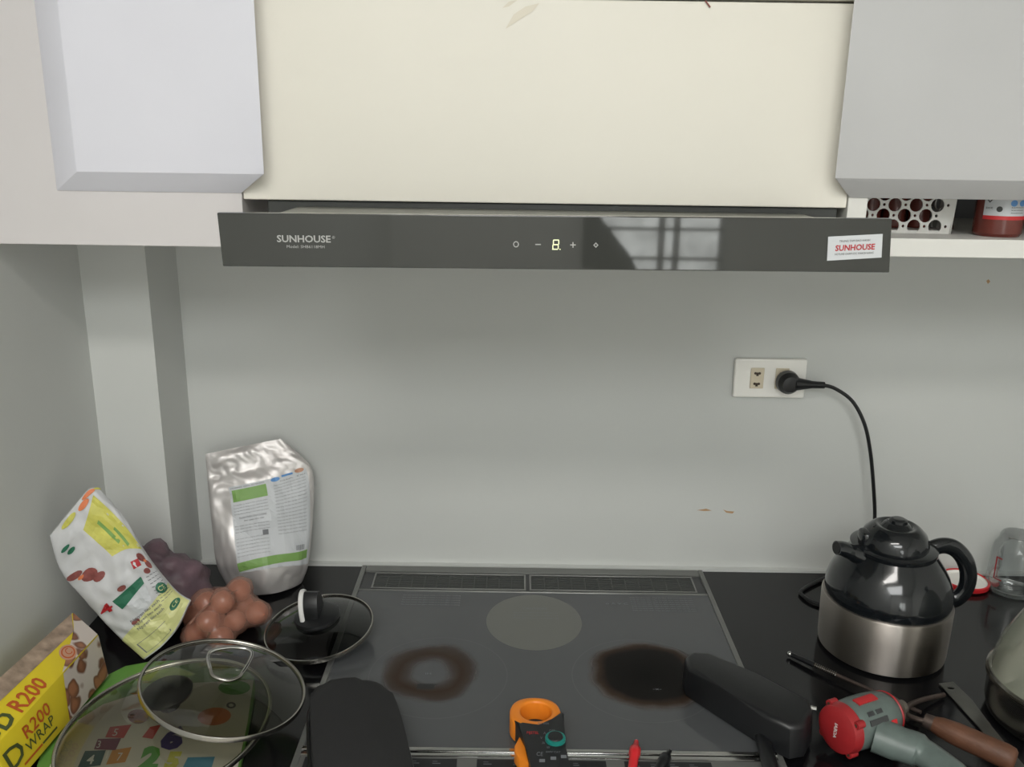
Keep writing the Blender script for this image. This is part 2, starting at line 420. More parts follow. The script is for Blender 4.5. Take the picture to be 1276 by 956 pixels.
def islands(bm):
    bm.verts.index_update(); seen = set(); out = []
    for f in bm.faces:
        if f in seen: continue
        st = [f]; seen.add(f); isl = []
        while st:
            g = st.pop(); isl.append(g)
            for e in g.edges:
                for h in e.link_faces:
                    if h not in seen: seen.add(h); st.append(h)
        out.append(isl)
    return out
def split_obj(name, bm, m, parent, smooth=None, recalc=False):
    """one object for each separate piece"""
    last = None
    for isl in islands(bm):
        t = bmesh.new(); mp = {}
        for f in isl:
            t.faces.new([mp.setdefault(v, None) or mp.__setitem__(v, t.verts.new(v.co)) or mp[v] for v in f.verts])
        last = obj(name, t, m, parent, smooth=smooth, recalc=recalc)
    bm.free(); return last
def prt(name, bm, m, parent):
    if any(k in name for k in ('picture', 'mark', 'block', 'smudge', 'stain', 'panel', 'zone', 'patch')) and 'marking' not in name: return split_obj(name, bm, m, parent)
    return obj(name, bm, m, parent, smooth=None, recalc=False)
def curve_plate(outline, holes, thick, place, name, m, parent):
    """flat plate with holes: 2-D filled curve made into a mesh"""
    c = bpy.data.curves.new('plate', 'CURVE'); c.dimensions = '2D'; c.fill_mode = 'BOTH'; c.extrude = thick/2
    for pl in [outline]+holes:
        s = c.splines.new('POLY'); s.points.add(len(pl)-1); s.use_cyclic_u = True
        for p, q in zip(s.points, pl): p.co = (q[0], q[1], 0, 1)
    o = bpy.data.objects.new('plate', c); COL.objects.link(o); bpy.context.view_layer.update()
    me = bpy.data.meshes.new_from_object(o.evaluated_get(bpy.context.evaluated_depsgraph_get()))
    bpy.data.objects.remove(o); bpy.data.curves.remove(c)
    for v in me.vertices: v.co = place(v.co.x, v.co.y, v.co.z)
    return link_mesh(name, me, m, parent)
def circ_pts(cx, cy, r, n=16): return [(cx+r*cos(2*pi*i/n), cy+r*sin(2*pi*i/n)) for i in range(n)]
def copy_tree(o, parent=None):
    c = o.copy(); COL.objects.link(c)
    if parent: c.parent = parent
    for ch in list(o.children): copy_tree(ch, c)
    return c

# ================================================================== THE SETTING
XL, XR, FL = -.648, 2.1, -.86
struct('wall_back', box(XL-.1, XR+.1, 0, .1, FL, CEIL), 'wall')
struct('wall_left', box(XL-.1, XL, ROOM_Y, 0, FL, CEIL), 'wall')
struct('wall_right', box(XR, XR+.1, ROOM_Y, 0, FL, CEIL), 'room')
struct('floor', box(XL-1.6, XR+.1, ROOM_Y-.1, .1, FL-.06, FL), 'floor')
struct('ceiling', box(XL-1.6, XR+.1, ROOM_Y-.1, .1, CEIL, CEIL+.06), 'room')
struct('wall_pillar', box(XL, -.548, -.12, 0, 0, .60), 'wall')
W0, W1, WZ0, WZ1 = .40, 1.12, -.12, .95
bm = box(XL-.1, W0, ROOM_Y-.1, ROOM_Y, FL, CEIL)
box(W1, XR, ROOM_Y-.1, ROOM_Y, FL, CEIL, bm=bm); box(W0, W1, ROOM_Y-.1, ROOM_Y, FL, WZ0, bm=bm); box(W0, W1, ROOM_Y-.1, ROOM_Y, WZ1, CEIL, bm=bm)
struct('wall_front', bm, 'room')
wf = bmesh.new()
XS, ZS = (.40, .76, .84, 1.08), (-.12, .05, .125, .28, .45, .70, .92)
for x in XS: box(x, x+.035, ROOM_Y-.06, ROOM_Y-.02, WZ0, WZ1, bm=wf)
for z in ZS: box(W0, W1, ROOM_Y-.06, ROOM_Y-.02, z, z+.018, bm=wf)
win = struct('added_window', wf, 'whitegrey')  # added out of view for its bright reflection in the hood glass
for x0, x1 in zip(XS, XS[1:]):
    for z0, z1 in zip(ZS, ZS[1:]): obj('added_pane', box(x0+.035, x1, ROOM_Y-.05, ROOM_Y-.045, z0+.018, z1), 'pane', win)
cpts = [(.36, 1.0), (.42, .60), (.455, .34), (.50, .29), (.53, .25), (.60, .17), (.64, .10), (.70, .02), (.73, -.20), (.36, -.20)]
tag(obj('blocker', slab([(x, ROOM_Y+.05, z) for x, z in cpts], [(x, ROOM_Y+.03, z) for x, z in cpts]), 'blockermat'), 'dark curtain added behind the camera to cut a slanted edge into the hood reflection', 'blocker')  # added dark shape, hides part of the glow from the hood glass
trim = struct('trim_1', box(-.548, XR, -.012, 0, 0, .004), 'wall')

# unseen ceiling lamp, placed by the angle of the wall shadow
lamp = empty('unseen_lamp', 'unseen long white ceiling lamp behind the camera', 'lamp', (-.15, -1.95, CEIL))
obj('lamp_housing', box(-.75, .45, -2.11, -1.79, CEIL-.03, CEIL, .005), 'shelf', lamp)
obj('diffuser', box(-.73, .43, -2.09, -1.81, CEIL-.06, CEIL-.03, .008), 'lamp', lamp)

lamp = empty('unseen_lamp', 'wide square fill lamp added unseen over the rear of the room', 'lamp', (.0, -3.2, CEIL))  # fixture added for the rear fill light
obj('lamp_housing', box(-.62, .80, -3.9, -2.5, CEIL-.03, CEIL, .005), 'shelf', lamp)
obj('diffuser', box(-.60, .78, -3.87, -2.53, CEIL-.06, CEIL-.03, .008), 'lamp', lamp)

# worktop and base cabinet
wt = bmesh.new(); box(XL, XR, -.66, 0, -.03, 0, bm=wt)
worktop = tag(obj('worktop', wt, 'counter', smooth=None), 'long glossy black stone worktop under everything along the wall', 'worktop')
bc = empty('base_cabinet', 'plain white kitchen base cabinet carrying the black worktop', 'cabinet', (.4, -.3, FL))
obj('carcass', box(XL+.03, XR-.03, -.60, -.03, FL+.001, -.0305), 'white', bc)
for i in range(5):
    x = XL+.03+i*.53; d = obj('door', box(x, x+.52, -.62, -.60, FL+.08, -.04, .002), 'white', bc)
    obj('handle', box(x+.2, x+.335, -.64, -.62, -.12, -.105, .003), 'chrome', d)

# ================================================================== UPPER CABINETS
def grip_door(name, fx0, fx1, bx0, bx1, z0, z1, m, parent, Yf=-.38, Yb=-.3525):
    """door whose bottom and side edges are cut back as a bevelled finger grip"""
    bm = bmesh.new()
    f = [(fx0, Yf, z0), (fx1, Yf, z0), (fx1, Yf, z1), (fx0, Yf, z1)]; b = [(bx0, Yb, z0-.024), (bx1, Yb, z0-.024), (bx1, Yb, z1), (bx0, Yb, z1)]
    hexa(b+f, .0012, bm=bm, seg=2)
    return obj(name, bm, m, parent)
TOPZ = 1.16
lc = empty('upper_cabinet', 'white upper cabinet with a slanted grip edge, left of the range hood', 'cabinet', (-.49, -.16, .6))
obj('carcass', box(XL+.001, -.3285, -.352, -.125, .6020, TOPZ, .001), 'whitecarc', lc)
obj('end_panel', box(-.545, -.3285, -.125, -.002, .6025, TOPZ), 'whitecarc', lc)
d = grip_door('door', -.511, -.292, -.551, -.3285, .6905, TOPZ, 'white', lc)
bm = lathe([(0, -.02), (.008, -.02), (.010, -.012), (.006, -.004), (.006, .004)], (-.640, -.360, .785), (0, 1, 0), 24)
obj('knob', bm, 'darkgrey', lc)
cc = empty('hood_cabinet', 'cream upper cabinet over the range hood', 'cabinet', (.035, -.17, .66))
obj('carcass', box(-.328, .401, -.328, -.005, .662, TOPZ), 'shelf', cc)
d = obj('door', box(-.3275, .4005, -.35, -.33, .6595, .8885, .0015), 'cream', cc)
obj('door', box(-.3275, .4005, -.35, -.33, .8915, TOPZ, .0015), 'cream', cc)
fn = lambda x, y: onY(x, y, -.3506)
bm = bmesh.new(); poly2d(bm, [(630, 36), (640, 18), (655, 8), (672, 4), (664, 14), (648, 24)], fn); poly2d(bm, [(626, 10), (634, 2), (645, 0), (634, 8)], fn)
prt('smudge', bm, 'smear', d)
bm = tube(catmull([onY(879, 1, -.351), onY(882, 5, -.352), onY(885, 9, -.352)], 4), .0009, 6); obj('door_tie', bm, 'brownink', d)
rc = empty('upper_cabinet', 'light grey upper cabinet with an open shelf, right of the range hood', 'cabinet', (.75, -.16, .6))
obj('side_panel', box(.4015, .425, -.3515, -.005, .6245, TOPZ, .0008), 'shelf', rc)
obj('shelf_board', box(.4015, 1.3, -.350, -.005, .6020, .6242, .0008), 'shelf', rc)
obj('shaded_back_panel', box(.425, 1.3, -.02, -.005, .6242, TOPZ), 'darkgrey', rc)  # dark grey paints in the shade at the back of the open shelf
obj('side_panel', box(1.28, 1.3, -.33, -.02, .6242, TOPZ), 'shelf', rc)
obj('inner_shelf', box(.425, 1.28, -.32, -.02, .735, .752), 'shelf', rc)
grip_door('door', 0.372, .90, .4020, .90, .6955, TOPZ, 'whitegrey', rc)
grip_door('door', .903, 1.30, .903, 1.30, .6955, TOPZ, 'whitegrey', rc)

# ================================================================== RANGE HOOD
hd = empty('range_hood', 'dark slide-out range hood with a black glass front under the cream cabinet', 'range hood', (.04, -.25, .6))
obj('housing', box(-.300, .392, -.345, -.004, .612, .6590, .002), 'hooddark', hd)
dr = obj('drawer', box(-.262, .348, -.512, -.345, .612, .652, .002), 'hoodbody', hd)
bm = bmesh.new()
for i in range(2): box(-.24+i*.3, .04+i*.3, -.50, -.03, .604, .6115, bm=bm)
split_obj('filter', bm, 'steel', hd, recalc=True)
# thin front pane, a hair out of level as in the photograph
pa = [onY(270, 265, -.522), onY(1112, 272.5, -.522), onY(1108.5, 340, -.522), onY(277.5, 332, -.522)]
ft = [p.copy() for p in pa]; bk = [Vector((p.x, -.513, p.z)) for p in pa]
fp = obj('front_glass', hexa(bk+ft, .0012), 'panelglass', hd)
fn = lambda x, y: onY(x, y, -.5226)
def fnup(cx, cy, Y=-.5226, s=1.0):
    o = onY(cx, cy, Y); ex = onY(cx+1, cy+.0095, Y)-o; ey = onY(cx, cy-1, Y)-o; ey.x = 0
    return lambda x, y: o+ex*x+ey*y
bm = bmesh.new(); text2d(bm, 'SUNHOUSE', 0, 0, 8.4, fnup(345, 301.5), width=67, bold=.022)
text2d(bm, '®', 69, 4.5, 3.4, fnup(345, 301.5)); text2d(bm, 'Model: SHB6118MH', 0, 0, 3.6, fnup(357, 309), width=47)
prt('printed_logo', bm, 'print_grey', fp)
bm = bmesh.new(); disc2d(bm, 643, 304.5, 3.6, 3.9, fn, 20, .68, rings=1); prt('touch_button', bm, 'print_grey', fp)
bm = bmesh.new(); rect2d(bm, 667, 304, 674, 305.4, fn, 1, 1); prt('touch_button', bm, 'print_grey', fp)
bm = bmesh.new(); poly2d(bm, [(x+714, 305.3-y) for x, y in ((-3.5, -.7), (-.7, -.7), (-.7, -3.5), (.7, -3.5), (.7, -.7), (3.5, -.7), (3.5, .7), (.7, .7), (.7, 3.5), (-.7, 3.5), (-.7, .7), (-3.5, .7))], fn); prt('touch_button', bm, 'print_grey', fp)
bm = bmesh.new(); disc2d(bm, 742.5, 305.5, 3.3, 3.5, fn, 4, .45, rings=1); prt('touch_button', bm, 'print_grey', fp)
bm = bmesh.new()
def seg(x0, y0, x1, y1): rect2d(bm, x0, y0, x1, y1, fn, 1, 1)
seg(689.5, 298.6, 696.5, 299.9); seg(688.7, 304.3, 695.7, 305.6); seg(688, 310, 695, 311.3)
seg(689, 299.6, 690.2, 304.6); seg(695.7, 299.6, 696.9, 304.6); seg(688.3, 305.4, 689.5, 310.4); seg(695, 305.4, 696.2, 310.4); seg(697.3, 310.2, 698.5, 311.4)
prt('display_digit', bm, 'display', fp)
st = [(1032, 295), (1100, 291.5), (1098.5, 321), (1030.5, 325)]
bm = slab([onY(x, y, -.5230) for x, y in st], [onY(x, y, -.5224) for x, y in st]); stk = obj('sticker', bm, 'label', fp, smooth=None)
f2 = fnup(1040.5, 312.8, -.5233); f3 = lambda x, y: f2(x, y+x*.052)
bm = bmesh.new(); text2d(bm, 'SUNHOUSE', 0, 0, 7.0, f3, width=49, bold=.03); prt('sticker_logo', bm, 'redink', stk)
bm = bmesh.new(); text2d(bm, 'TRUNG TAM BAO HANH', 0, 0, 2.6, lambda x, y: f3(x+4, y+10.5), width=38); text2d(bm, 'HOTLINE CHAM SOC KHACH HANG', 0, 0, 2.6, lambda x, y: f3(x, y-5.5), width=48)
prt('sticker_lettering', bm, 'darkink', stk)

# ================================================================== WALL OUTLET, PLUG, CORD
ot = empty('wall_outlet', 'white two-gang wall outlet plate on the grey wall', 'outlet', (.43, 0, .32))
pl_ = obj('face_plate', box(.3705, .4905, -.010, 0, .3215, .3885, .003), 'outlet', ot)
obj('socket', box(.397, .4195, -.0125, -.010, .338, .3735, .0012), 'outletin', ot)
obj('socket', box(.4385, .461, -.0125, -.010, .338, .3735, .0012), 'outletin', ot)
for xx in (.408, .450):
    for zz in (.3465, .3645):
        bm = bmesh.new()
        for dx in (-.0035, .0035): lathe([(0, 0), (.0022, 0), (.0022, -.0006), (0, -.0006)], (xx+dx, -.0126, zz), (0, 1, 0), 10, bm=bm)
        box(xx-.002, xx+.002, -.0133, -.0126, zz-.0045, zz+.0015, bm=bm)
        obj('socket_slot', bm, 'slot', ot)
cord = empty('power_cord', 'black power cord plugged into the outlet, running down behind the kettle', 'cord', (.45, -.02, .35))
PX, PZ = .4565, .3525
bm = lathe([(0, -.0125), (.0175, -.0135), (.0195, -.019), (.0185, -.030), (.013, -.040), (0, -.042)], (PX, 0, PZ), (0, 1, 0), 28)
obj('plug', bm, 'black', cord)
a0 = Vector((PX+.008, -.032, PZ)); a1 = Vector((PX+.058, -.030, PZ-.002))
obj('strain_relief', tube([a0, a0.lerp(a1, .35), a0.lerp(a1, .6), a1], [.0115, .0085, .0062, .0055], 14), 'black', cord)
cp = [a1-Vector((.004, 0, 0))]+[onY(x, y, Y) for x, y, Y in ((1040, 484, -.03), (1062, 500, -.035), (1077, 528, -.04), (1084, 560, -.04), (1088, 600, -.04), (1090, 645, -.04), (1086, 680, -.04))]
cp += [Vector((.575, -.045, .05)), Vector((.56, -.05, .012))]+[onZ(x, y, .004) for x, y in ((1040, 716), (1020, 724), (1000, 735), (999, 741), (1012, 750), (1034, 757))]
obj('cable', tube(catmull(cp, 10), .0031, 10), 'black', cord)
# wall marks
bm = bmesh.new(); poly2d(bm, [(868, 636), (880, 634), (887, 636.5), (878, 637)], lambda x, y: onY(x, y, -.0004)); poly2d(bm, [(901, 635), (906, 637), (915, 637.5), (913, 640), (905, 639)], lambda x, y: onY(x, y, -.0004))
poly2d(bm, [(1229, 350), (1232, 348), (1234, 351), (1231, 354)], lambda x, y: onY(x, y, -.0004))
wb = bpy.data.objects['wall_back']; prt('wall_stain', bm, 'rustspot', wb)

# ================================================================== HOB
Y0, Y1, HX0, HX1 = -.548, -.017, -.2595, .3405
hob = empty('induction_hob', 'grey ceramic hob with burnt stains, framed in steel, sunk in the black worktop', 'hob', (.04, -.28, 0))
bm = bmesh.new(); box(HX0, HX0+.0085, Y0, Y1, 0, .006, .0015, bm=bm); box(HX1-.0085, HX1, Y0, Y1, 0, .006, .0015, bm=bm)
box(HX0+.0085, HX1-.0085, Y1-.020, Y1, 0, .0055, .0015, bm=bm)
obj('frame', bm, 'hobframe', hob)
gl = obj('glass_top', box(HX0+.0085, HX1-.0085, -.500, -.103, .0002, .0045, .0006), 'hob', hob, smooth=None)
vp = obj('vent_panel', box(HX0+.0085, HX1-.0085, -.1025, Y1-.0205, .0002, .0022), 'darkgrey', hob)
bm = bmesh.new()
for (x0, x1) in ((-.232, .0285), (.0345, .3165)):
    box(x0, x1, -.0465, -.0435, .002, .0058, .0008, bm=bm); box(x0, x1, -.0985, -.0955, .002, .0058, .0008, bm=bm)
    box(x0, x0+.003, -.0955, -.0465, .002, .0058, .0008, bm=bm); box(x1-.003, x1, -.0955, -.0465, .002, .0058, .0008, bm=bm)
obj('vent_frame', bm, 'frame', vp)
for (x0, x1) in ((-.229, .0255), (.0375, .3135)):
    bm = bmesh.new()
    for k in range(9): box(x0, x1, -.0935+k*.0052, -.0913+k*.0052, .0026, .0046, bm=bm)
    for k in range(1, 12): x = x0+(x1-x0)*k/12; box(x-.0008, x+.0008, -.0935, -.0475, .0026, .0042, bm=bm)
    g = obj('vent_grille', bm, 'grille', vp); g['kind'] = 'stuff'
bm = bmesh.new(); box(HX0+.0085, HX1-.0085, -.1065, -.1025, .001, .0062, .0012, bm=bm); obj('rear_trim', bm, 'frame', hob)
bm = bmesh.new(); box(HX0+.006, HX1-.006, -.508, -.5005, .001, .0068, .0014, bm=bm); box(HX0+.006, HX1-.006, -.5165, -.5095, .001, .0058, .0014, bm=bm)
obj('front_trim', bm, 'chrome', hob)
cpn = obj('control_panel', box(HX0+.0085, HX1-.0085, Y0, -.517, .0002, .0050, .0006), 'hobframe', hob)
for x0, x1 in ((-.245, -.195), (-.175, -.060), (-.036, .121), (.143, .249)):
    k = obj('key_field', box(x0, x1, Y0+.002, -.5205, .005, .0057, .0003), 'case', cpn)
    bm = bmesh.new(); f = plane_fn((0, 0, .00585), (1, 0, 0), (0, 1, 0))
    for j in range(4):
        xx = x0+.008+j*(x1-x0-.012)/4; rect2d(bm, xx, -.530, xx+.010, -.5288, f, 1, 1); rect2d(bm, xx, -.5262, xx+.006, -.5254, f, 1, 1)
    km = prt('key_marking', bm, 'print_dim', k); km['kind'] = 'stuff'
obj('display_window', box(.088, .117, -.541, -.5225, .0057, .0060), 'black', cpn)
fz = lambda x, y: Vector((x, y, .00475)); ftx = plane_fn((0, 0, .00490), (1, 0, 0), (0, 1, 0))
zone = mat('pale zone print', (110, 111, 106), .3); zring = mat('faint ring print', (91, 93, 94), .25)
bm = bmesh.new(); disc2d(bm, .040, -.196, .075, .083, fz, 64, rings=6); prt('cooking_zone', bm, zone, gl)
bm = bmesh.new(); disc2d(bm, -.098, -.345, .098, .098, fz, 72, .985, rings=1); disc2d(bm, .190, -.345, .100, .100, fz, 72, .985, rings=1); prt('zone_ring', bm, zring, gl)
bm = bmesh.new(); rect2d(bm, -.125, -.379, -.101, -.366, fz, 1, 1); prt('zone_mark', bm, 'black', gl)
HB = lambda: prt('hob_lettering', bm, 'print_dim', gl)
bm = bmesh.new(); text2d(bm, 'IH', -.117, -.344, .004, ftx, width=.008); HB()
bm = bmesh.new(); text2d(bm, 'CAUTION', .022, -.160, .005, ftx, width=.038)
for j in range(3): text2d(bm, 'Read the instructions before use', .008, -.172-j*.008, .003, ftx, width=.070)
HB(); bm = bmesh.new()
for j in range(5): text2d(bm, 'Do not touch the glass while it is hot after cooking', -.175, -.121-j*.0075, .003, ftx, width=.095)
HB(); bm = bmesh.new(); text2d(bm, 'o A V C', .158, -.141, .006, ftx, width=.036); HB()
bm = bmesh.new()
for j in range(7): text2d(bm, 'Keep the vents clear. Wipe the plate when cool. Use flat pans.', .200, -.119-j*.0068, .003, ftx, width=.103)
HB(); bm = bmesh.new(); text2d(bm, '-x-', .200, -.373, .005, ftx, width=.012); HB()

# ================================================================== KETTLE
KX, KY, KR = .5635, -.2465, .0905
kt = empty('vacuum_kettle', 'black and steel round kettle with a side spout and loop handle', 'kettle', (KX, KY, 0))
K = (KX, KY, 0)
obj('steel_band', lathe([(0, .0015), (KR-.006, .0015), (KR-.001, .005), (KR, .012), (KR+.001, .05), (KR+.0015, .084), (KR, .0865), (KR-.003, .087)], K, n=72), 'brushed', kt, smooth=40)
obj('upper_body', lathe([(KR-.003, .086), (KR-.0015, .094), (KR-.002, .104), (KR-.005, .116), (.080, .130), (.072, .143), (.064, .154), (.059, .161), (.0605, .164), (.0605, .1685), (.055, .171), (.0, .171)], K, n=72), 'kettle', kt, smooth=50)
lid = obj('lid', lathe([(.048, .170), (.0475, .178), (.043, .189), (.035, .197), (.030, .200), (.026, .2005), (.0235, .198), (.021, .1985), (.017, .203), (.009, .2055), (0, .206)], K, n=56), 'kettle', kt, smooth=60)
obj('lid_button', lathe([(.013, .203), (.0125, .2085), (.008, .2105), (0, .211)], (KX+.002, KY, 0), n=28), 'kettle', lid)
obj('thumb_tab', box(KX-.052, KX-.034, KY-.012, KY+.014, .168, .192, .008, seg=3), 'kettle', lid)
sp = [Vector((KX-.045, KY-.012, .153)), Vector((KX-.064, KY-.016, .162)), Vector((KX-.082, KY-.020, .1705)), Vector((KX-.092, KY-.022, .1725))]
sv = obj('spout', tube(catmull(sp, 5), [.020, .019, .018, .017, .016, .015, .014, .013, .0135, .013, .0125, .0122, .012, .0118, .0116, .0116], 20, sx=.85), 'kettle', kt, smooth=60)
dsp = (sp[-1]-sp[-2]).normalized()
obj('spout_mouth', lathe([(0, .0002), (.0085, .0002), (.0085, .001), (0, .001)], sp[-1], dsp, 20), 'matte', sv)
hp = [(KX+.052, .158), (KX+.072, .166), (KX+.092, .162), (KX+.110, .143), (KX+.119, .118), (KX+.117, .094), (KX+.104, .078), (KX+.086, .078)]
obj('handle', tube(catmull([(x, KY+.004, z) for x, z in hp], 7), .0092, 14, sx=1.35), 'kettle', kt, smooth=60)

# ================================================================== SHELF THINGS
bk_ = empty('plastic_basket', 'white plastic basket with round holes on the open shelf', 'basket', (.49, -.28, .6242))
BX0, BX1, BZ0, BZ1, BYF = .4312, .5625, .6244, .690, -.285
holes = []
for j in range(5):
    for i in range(-1, 7):
        cx = .4385+.0136*(j % 2)+i*.0272-.007; cz = .6335+j*.0134
        if BX0+.010 < cx < BX1-.0095 and cz+.0075 < BZ1-.002: holes.append(circ_pts(cx, cz, .0086, 14))
        sx_ = cx+.0136
        if BX0+.006 < sx_ < BX1-.008 and cz < BZ1-.004: holes.append(circ_pts(sx_, cz, .0020, 8))
curve_plate([(BX0, BZ0), (BX1-.003, BZ0), (BX1+.002, BZ1), (BX0-.004, BZ1)], holes, .0018, lambda x, y, z: Vector((x, BYF+z, y)), 'front_lattice', 'shelf', bk_)
curve_plate([(BX0, BZ0), (BX1-.003, BZ0), (BX1+.002, BZ1), (BX0-.004, BZ1)], holes, .0018, lambda x, y, z: Vector((x, BYF+.19+z, y)), 'back_lattice', 'shelf', bk_)
for xx in (BX0-.001, BX1-.001):
    hs = [circ_pts(.02+.0272*i+.0136*(j % 2), .6335+j*.0134, .0083, 12) for j in range(4) for i in range(6)]
    curve_plate([(0, BZ0), (.19, BZ0), (.19, BZ1), (0, BZ1)], hs, .0018, lambda x, y, z, xx=xx: Vector((xx+z+(y-BZ0)*.05, BYF+x, y)), 'side_lattice', 'shelf', bk_)
obj('base', box(BX0, BX1-.003, BYF, BYF+.19, .6244, .6282), 'shelf', bk_)
bm = bmesh.new()
for y_ in (BYF-.002, BYF+.19): box(BX0-.004, BX1+.003, y_, y_+.003, BZ1-.001, BZ1+.003, bm=bm)
for x_ in (BX0-.005, BX1+.001): box(x_, x_+.003, BYF, BYF+.19, BZ1-.001, BZ1+.003, bm=bm)
obj('rim', bm, 'shelf', bk_)
proto = None
for i, (x, y) in enumerate(((.470, -.245), (.503, -.245), (.536, -.245), (.487, -.208), (.521, -.208))):
    if proto is None:
        t = empty('spice_jar', 'small brown red spice jar seen through the holes of the white basket', 'jar', (x, y, .6282), 'spice jars in the basket')
        obj('glass_body', lathe([(0, .0004), (.0135, .0004), (.0145, .003), (.0145, .038), (.011, .044), (0, .045)], (x, y, .6282), n=20), 'sauce', t)
        obj('cap', lathe([(.0118, .0445), (.0118, .054), (.0108, .0555), (0, .0555)], (x, y, .6282), n=20), 'brownink', t); proto = t
    else:
        t = copy_tree(proto); t.location = (x, y, .6282)
rp = tag(obj('red_packet', box(.4345, .4515, -.262, -.225, .6284, .674, .003), 'red'), 'small bright red packet at the left end inside the white basket', 'packet')
JX, JY = .6150, -.296
jr = empty('sauce_jar', 'glass jar of dark red sauce with a white label, on the open shelf', 'jar', (JX, JY, .6242))
J = (JX, JY, .6244)
obj('glass_body', lathe([(0, 0), (.026, 0), (.0285, .004), (.0285, .060), (.026, .066), (.026, .070), (0, .070)], J, n=40), 'sauce', jr)
obj('screw_lid', lathe([(.028, .069), (.028, .080), (0, .081)], J, n=40), 'red', jr)
def cylfn(c, r, z0, turn=0): return lambda a, z: Vector((c[0]+r*sin(a+turn), c[1]-r*cos(a+turn), z0+z))
cf = cylfn(J, .0288, J[2], -.46)
bm = bmesh.new(); rect2d(bm, -.70, .026, 1.5, .060, cf, 24, 2); lab = prt('paper_label', bm, 'label', jr)
cf = cylfn(J, .0291, J[2], -.46)
bm = bmesh.new(); rect2d(bm, -.70, .0215, 1.5, .0262, cf, 24, 1); prt('red_stripe', bm, 'red', lab)
bm = bmesh.new(); disc2d(bm, .50, .042, .15, .0040, cf, 16); disc2d(bm, .92, .042, .17, .0040, cf, 16); prt('blue_mark', bm, 'blueink', lab)
bm = bmesh.new(); disc2d(bm, -.05, .0345, .12, .0035, cf, 16)
for j in range(3): text2d(bm, 'xamnoe', .40, .0360-j*.0033, .0022, cf, width=.62)
text2d(bm, 'sot', -.62, .0345, .003, cf, width=.3); text2d(bm, 'v', -.60, .042, .006, cf, width=.25)
prt('label_lettering', bm, 'darkink', lab)
pk = Pillow([[(.571, -.235, .690), (.589, -.230, .692)], [(.570, -.235, .655), (.590, -.230, .655)], [(.572, -.239, .6256), (.588, -.232, .6256)]], [.001, .006, .007])
tag(pk.build('spice_pouch', 'amber', nu=14, nv=14), 'brown see-through packet between the white basket and the sauce jar', 'packet')

# ================================================================== SILVER POUCH
def YP(x, y, Y): return onY(x, y, Y)
rows = [[YP(256, 566, -.060), YP(303, 556, -.045), YP(350, 547, -.030)],
        [YP(258, 590, -.066), YP(316, 578, -.052), YP(374, 567, -.034)],
        [YP(260, 612, -.074), YP(325, 604, -.060), YP(390, 590, -.036)],
        [YP(264, 655, -.090), YP(328, 650, -.080), YP(390, 645, -.048)],
        [YP(270, 700, -.105), YP(330, 700, -.104), YP(384, 700, -.066)],
        [onZ(284, 730, .004), onZ(336, 738, .004), onZ(376, 722, .004)]]
pou = empty('foil_pouch', 'crumpled silver foil pouch with a white and green label, standing against the wall', 'pouch', (-.41, -.08, 0))
P1 = Pillow(rows, [.0012, .005, .016, .024, .026, .014], .007, 14, .6, 3)
pb = P1.build('pouch_body', 'foil', pou, 60, 70)
L1 = lambda u, v, l=.0012: P1.front(u, v, l)
# the label in sheet coordinates: u across, v down
lb = bmesh.new(); grid2d(lb, ((.24, .385), (.92, .345), (.93, .795), (.30, .84)), lambda x, y: L1(x, y, .0010), 24, 24); lab = prt('paper_label', lb, 'label', pb)
fl = lambda l: (lambda x, y: L1(.24+x*(.68-.04*y)+.06*y*(1-x*.9), (.385+.45*y)-(.04+.008*y)*x, l))
q = fl(.0016)
bm = bmesh.new(); rect2d(bm, .03, .065, .46, .225, q, 10, 6); grid2d(bm, ((.0, .90), (1, .86), (1, .95), (.0, .995)), q, 16, 3); prt('green_block', bm, 'green', lab)
bm = bmesh.new(); disc2d(bm, .58, .035, .055, .035, q, 18); rect2d(bm, .66, -.005, .80, .03, q, 4, 2); prt('blue_mark', bm, 'blueink', lab)
bm = bmesh.new(); disc2d(bm, .90, .0, .07, .04, q, 18); prt('round_picture', bm, 'tan', lab)
q3 = fl(.0019); bm = bmesh.new()
tx = lambda s, x, y, h, w_: text2d(bm, s, x, 0, h, (lambda yy: lambda a, b: q3(a, yy-b))(y), width=w_)
tx('HUONG DAN SU DUNG', .02, .045, .022, .42)
for j in range(4): tx('huong dan su dung va bao quan san pham', .03, .27+j*.035, .012, .42)
tx('THANH PHAN DINH DUONG', .08, .43, .022, .34); tx('bao quan kho rao', .14, .465, .02, .24)
for j in range(3): tx('bao quan noi kho rao thoang mat', .02, .515+j*.036, .013, .42)
for j in range(6): tx('san xuat tai cong ty thuc pham so', .02, .66+j*.036, .010, .40)
rect2d(bm, .35, .60, .42, .655, q3, 2, 2)
tx('GIA TRI', .62, .09, .015, .34)
for j in range(16): tx('nang luong chat dam chat beo vitamin tong so', .54, .13+j*.036, .012, .42)
for j in range(7): rect2d(bm, .78+.022*j, .80, .79+.022*j, .85, q3, 1, 2)
prt('label_lettering', bm, 'ink', lab)

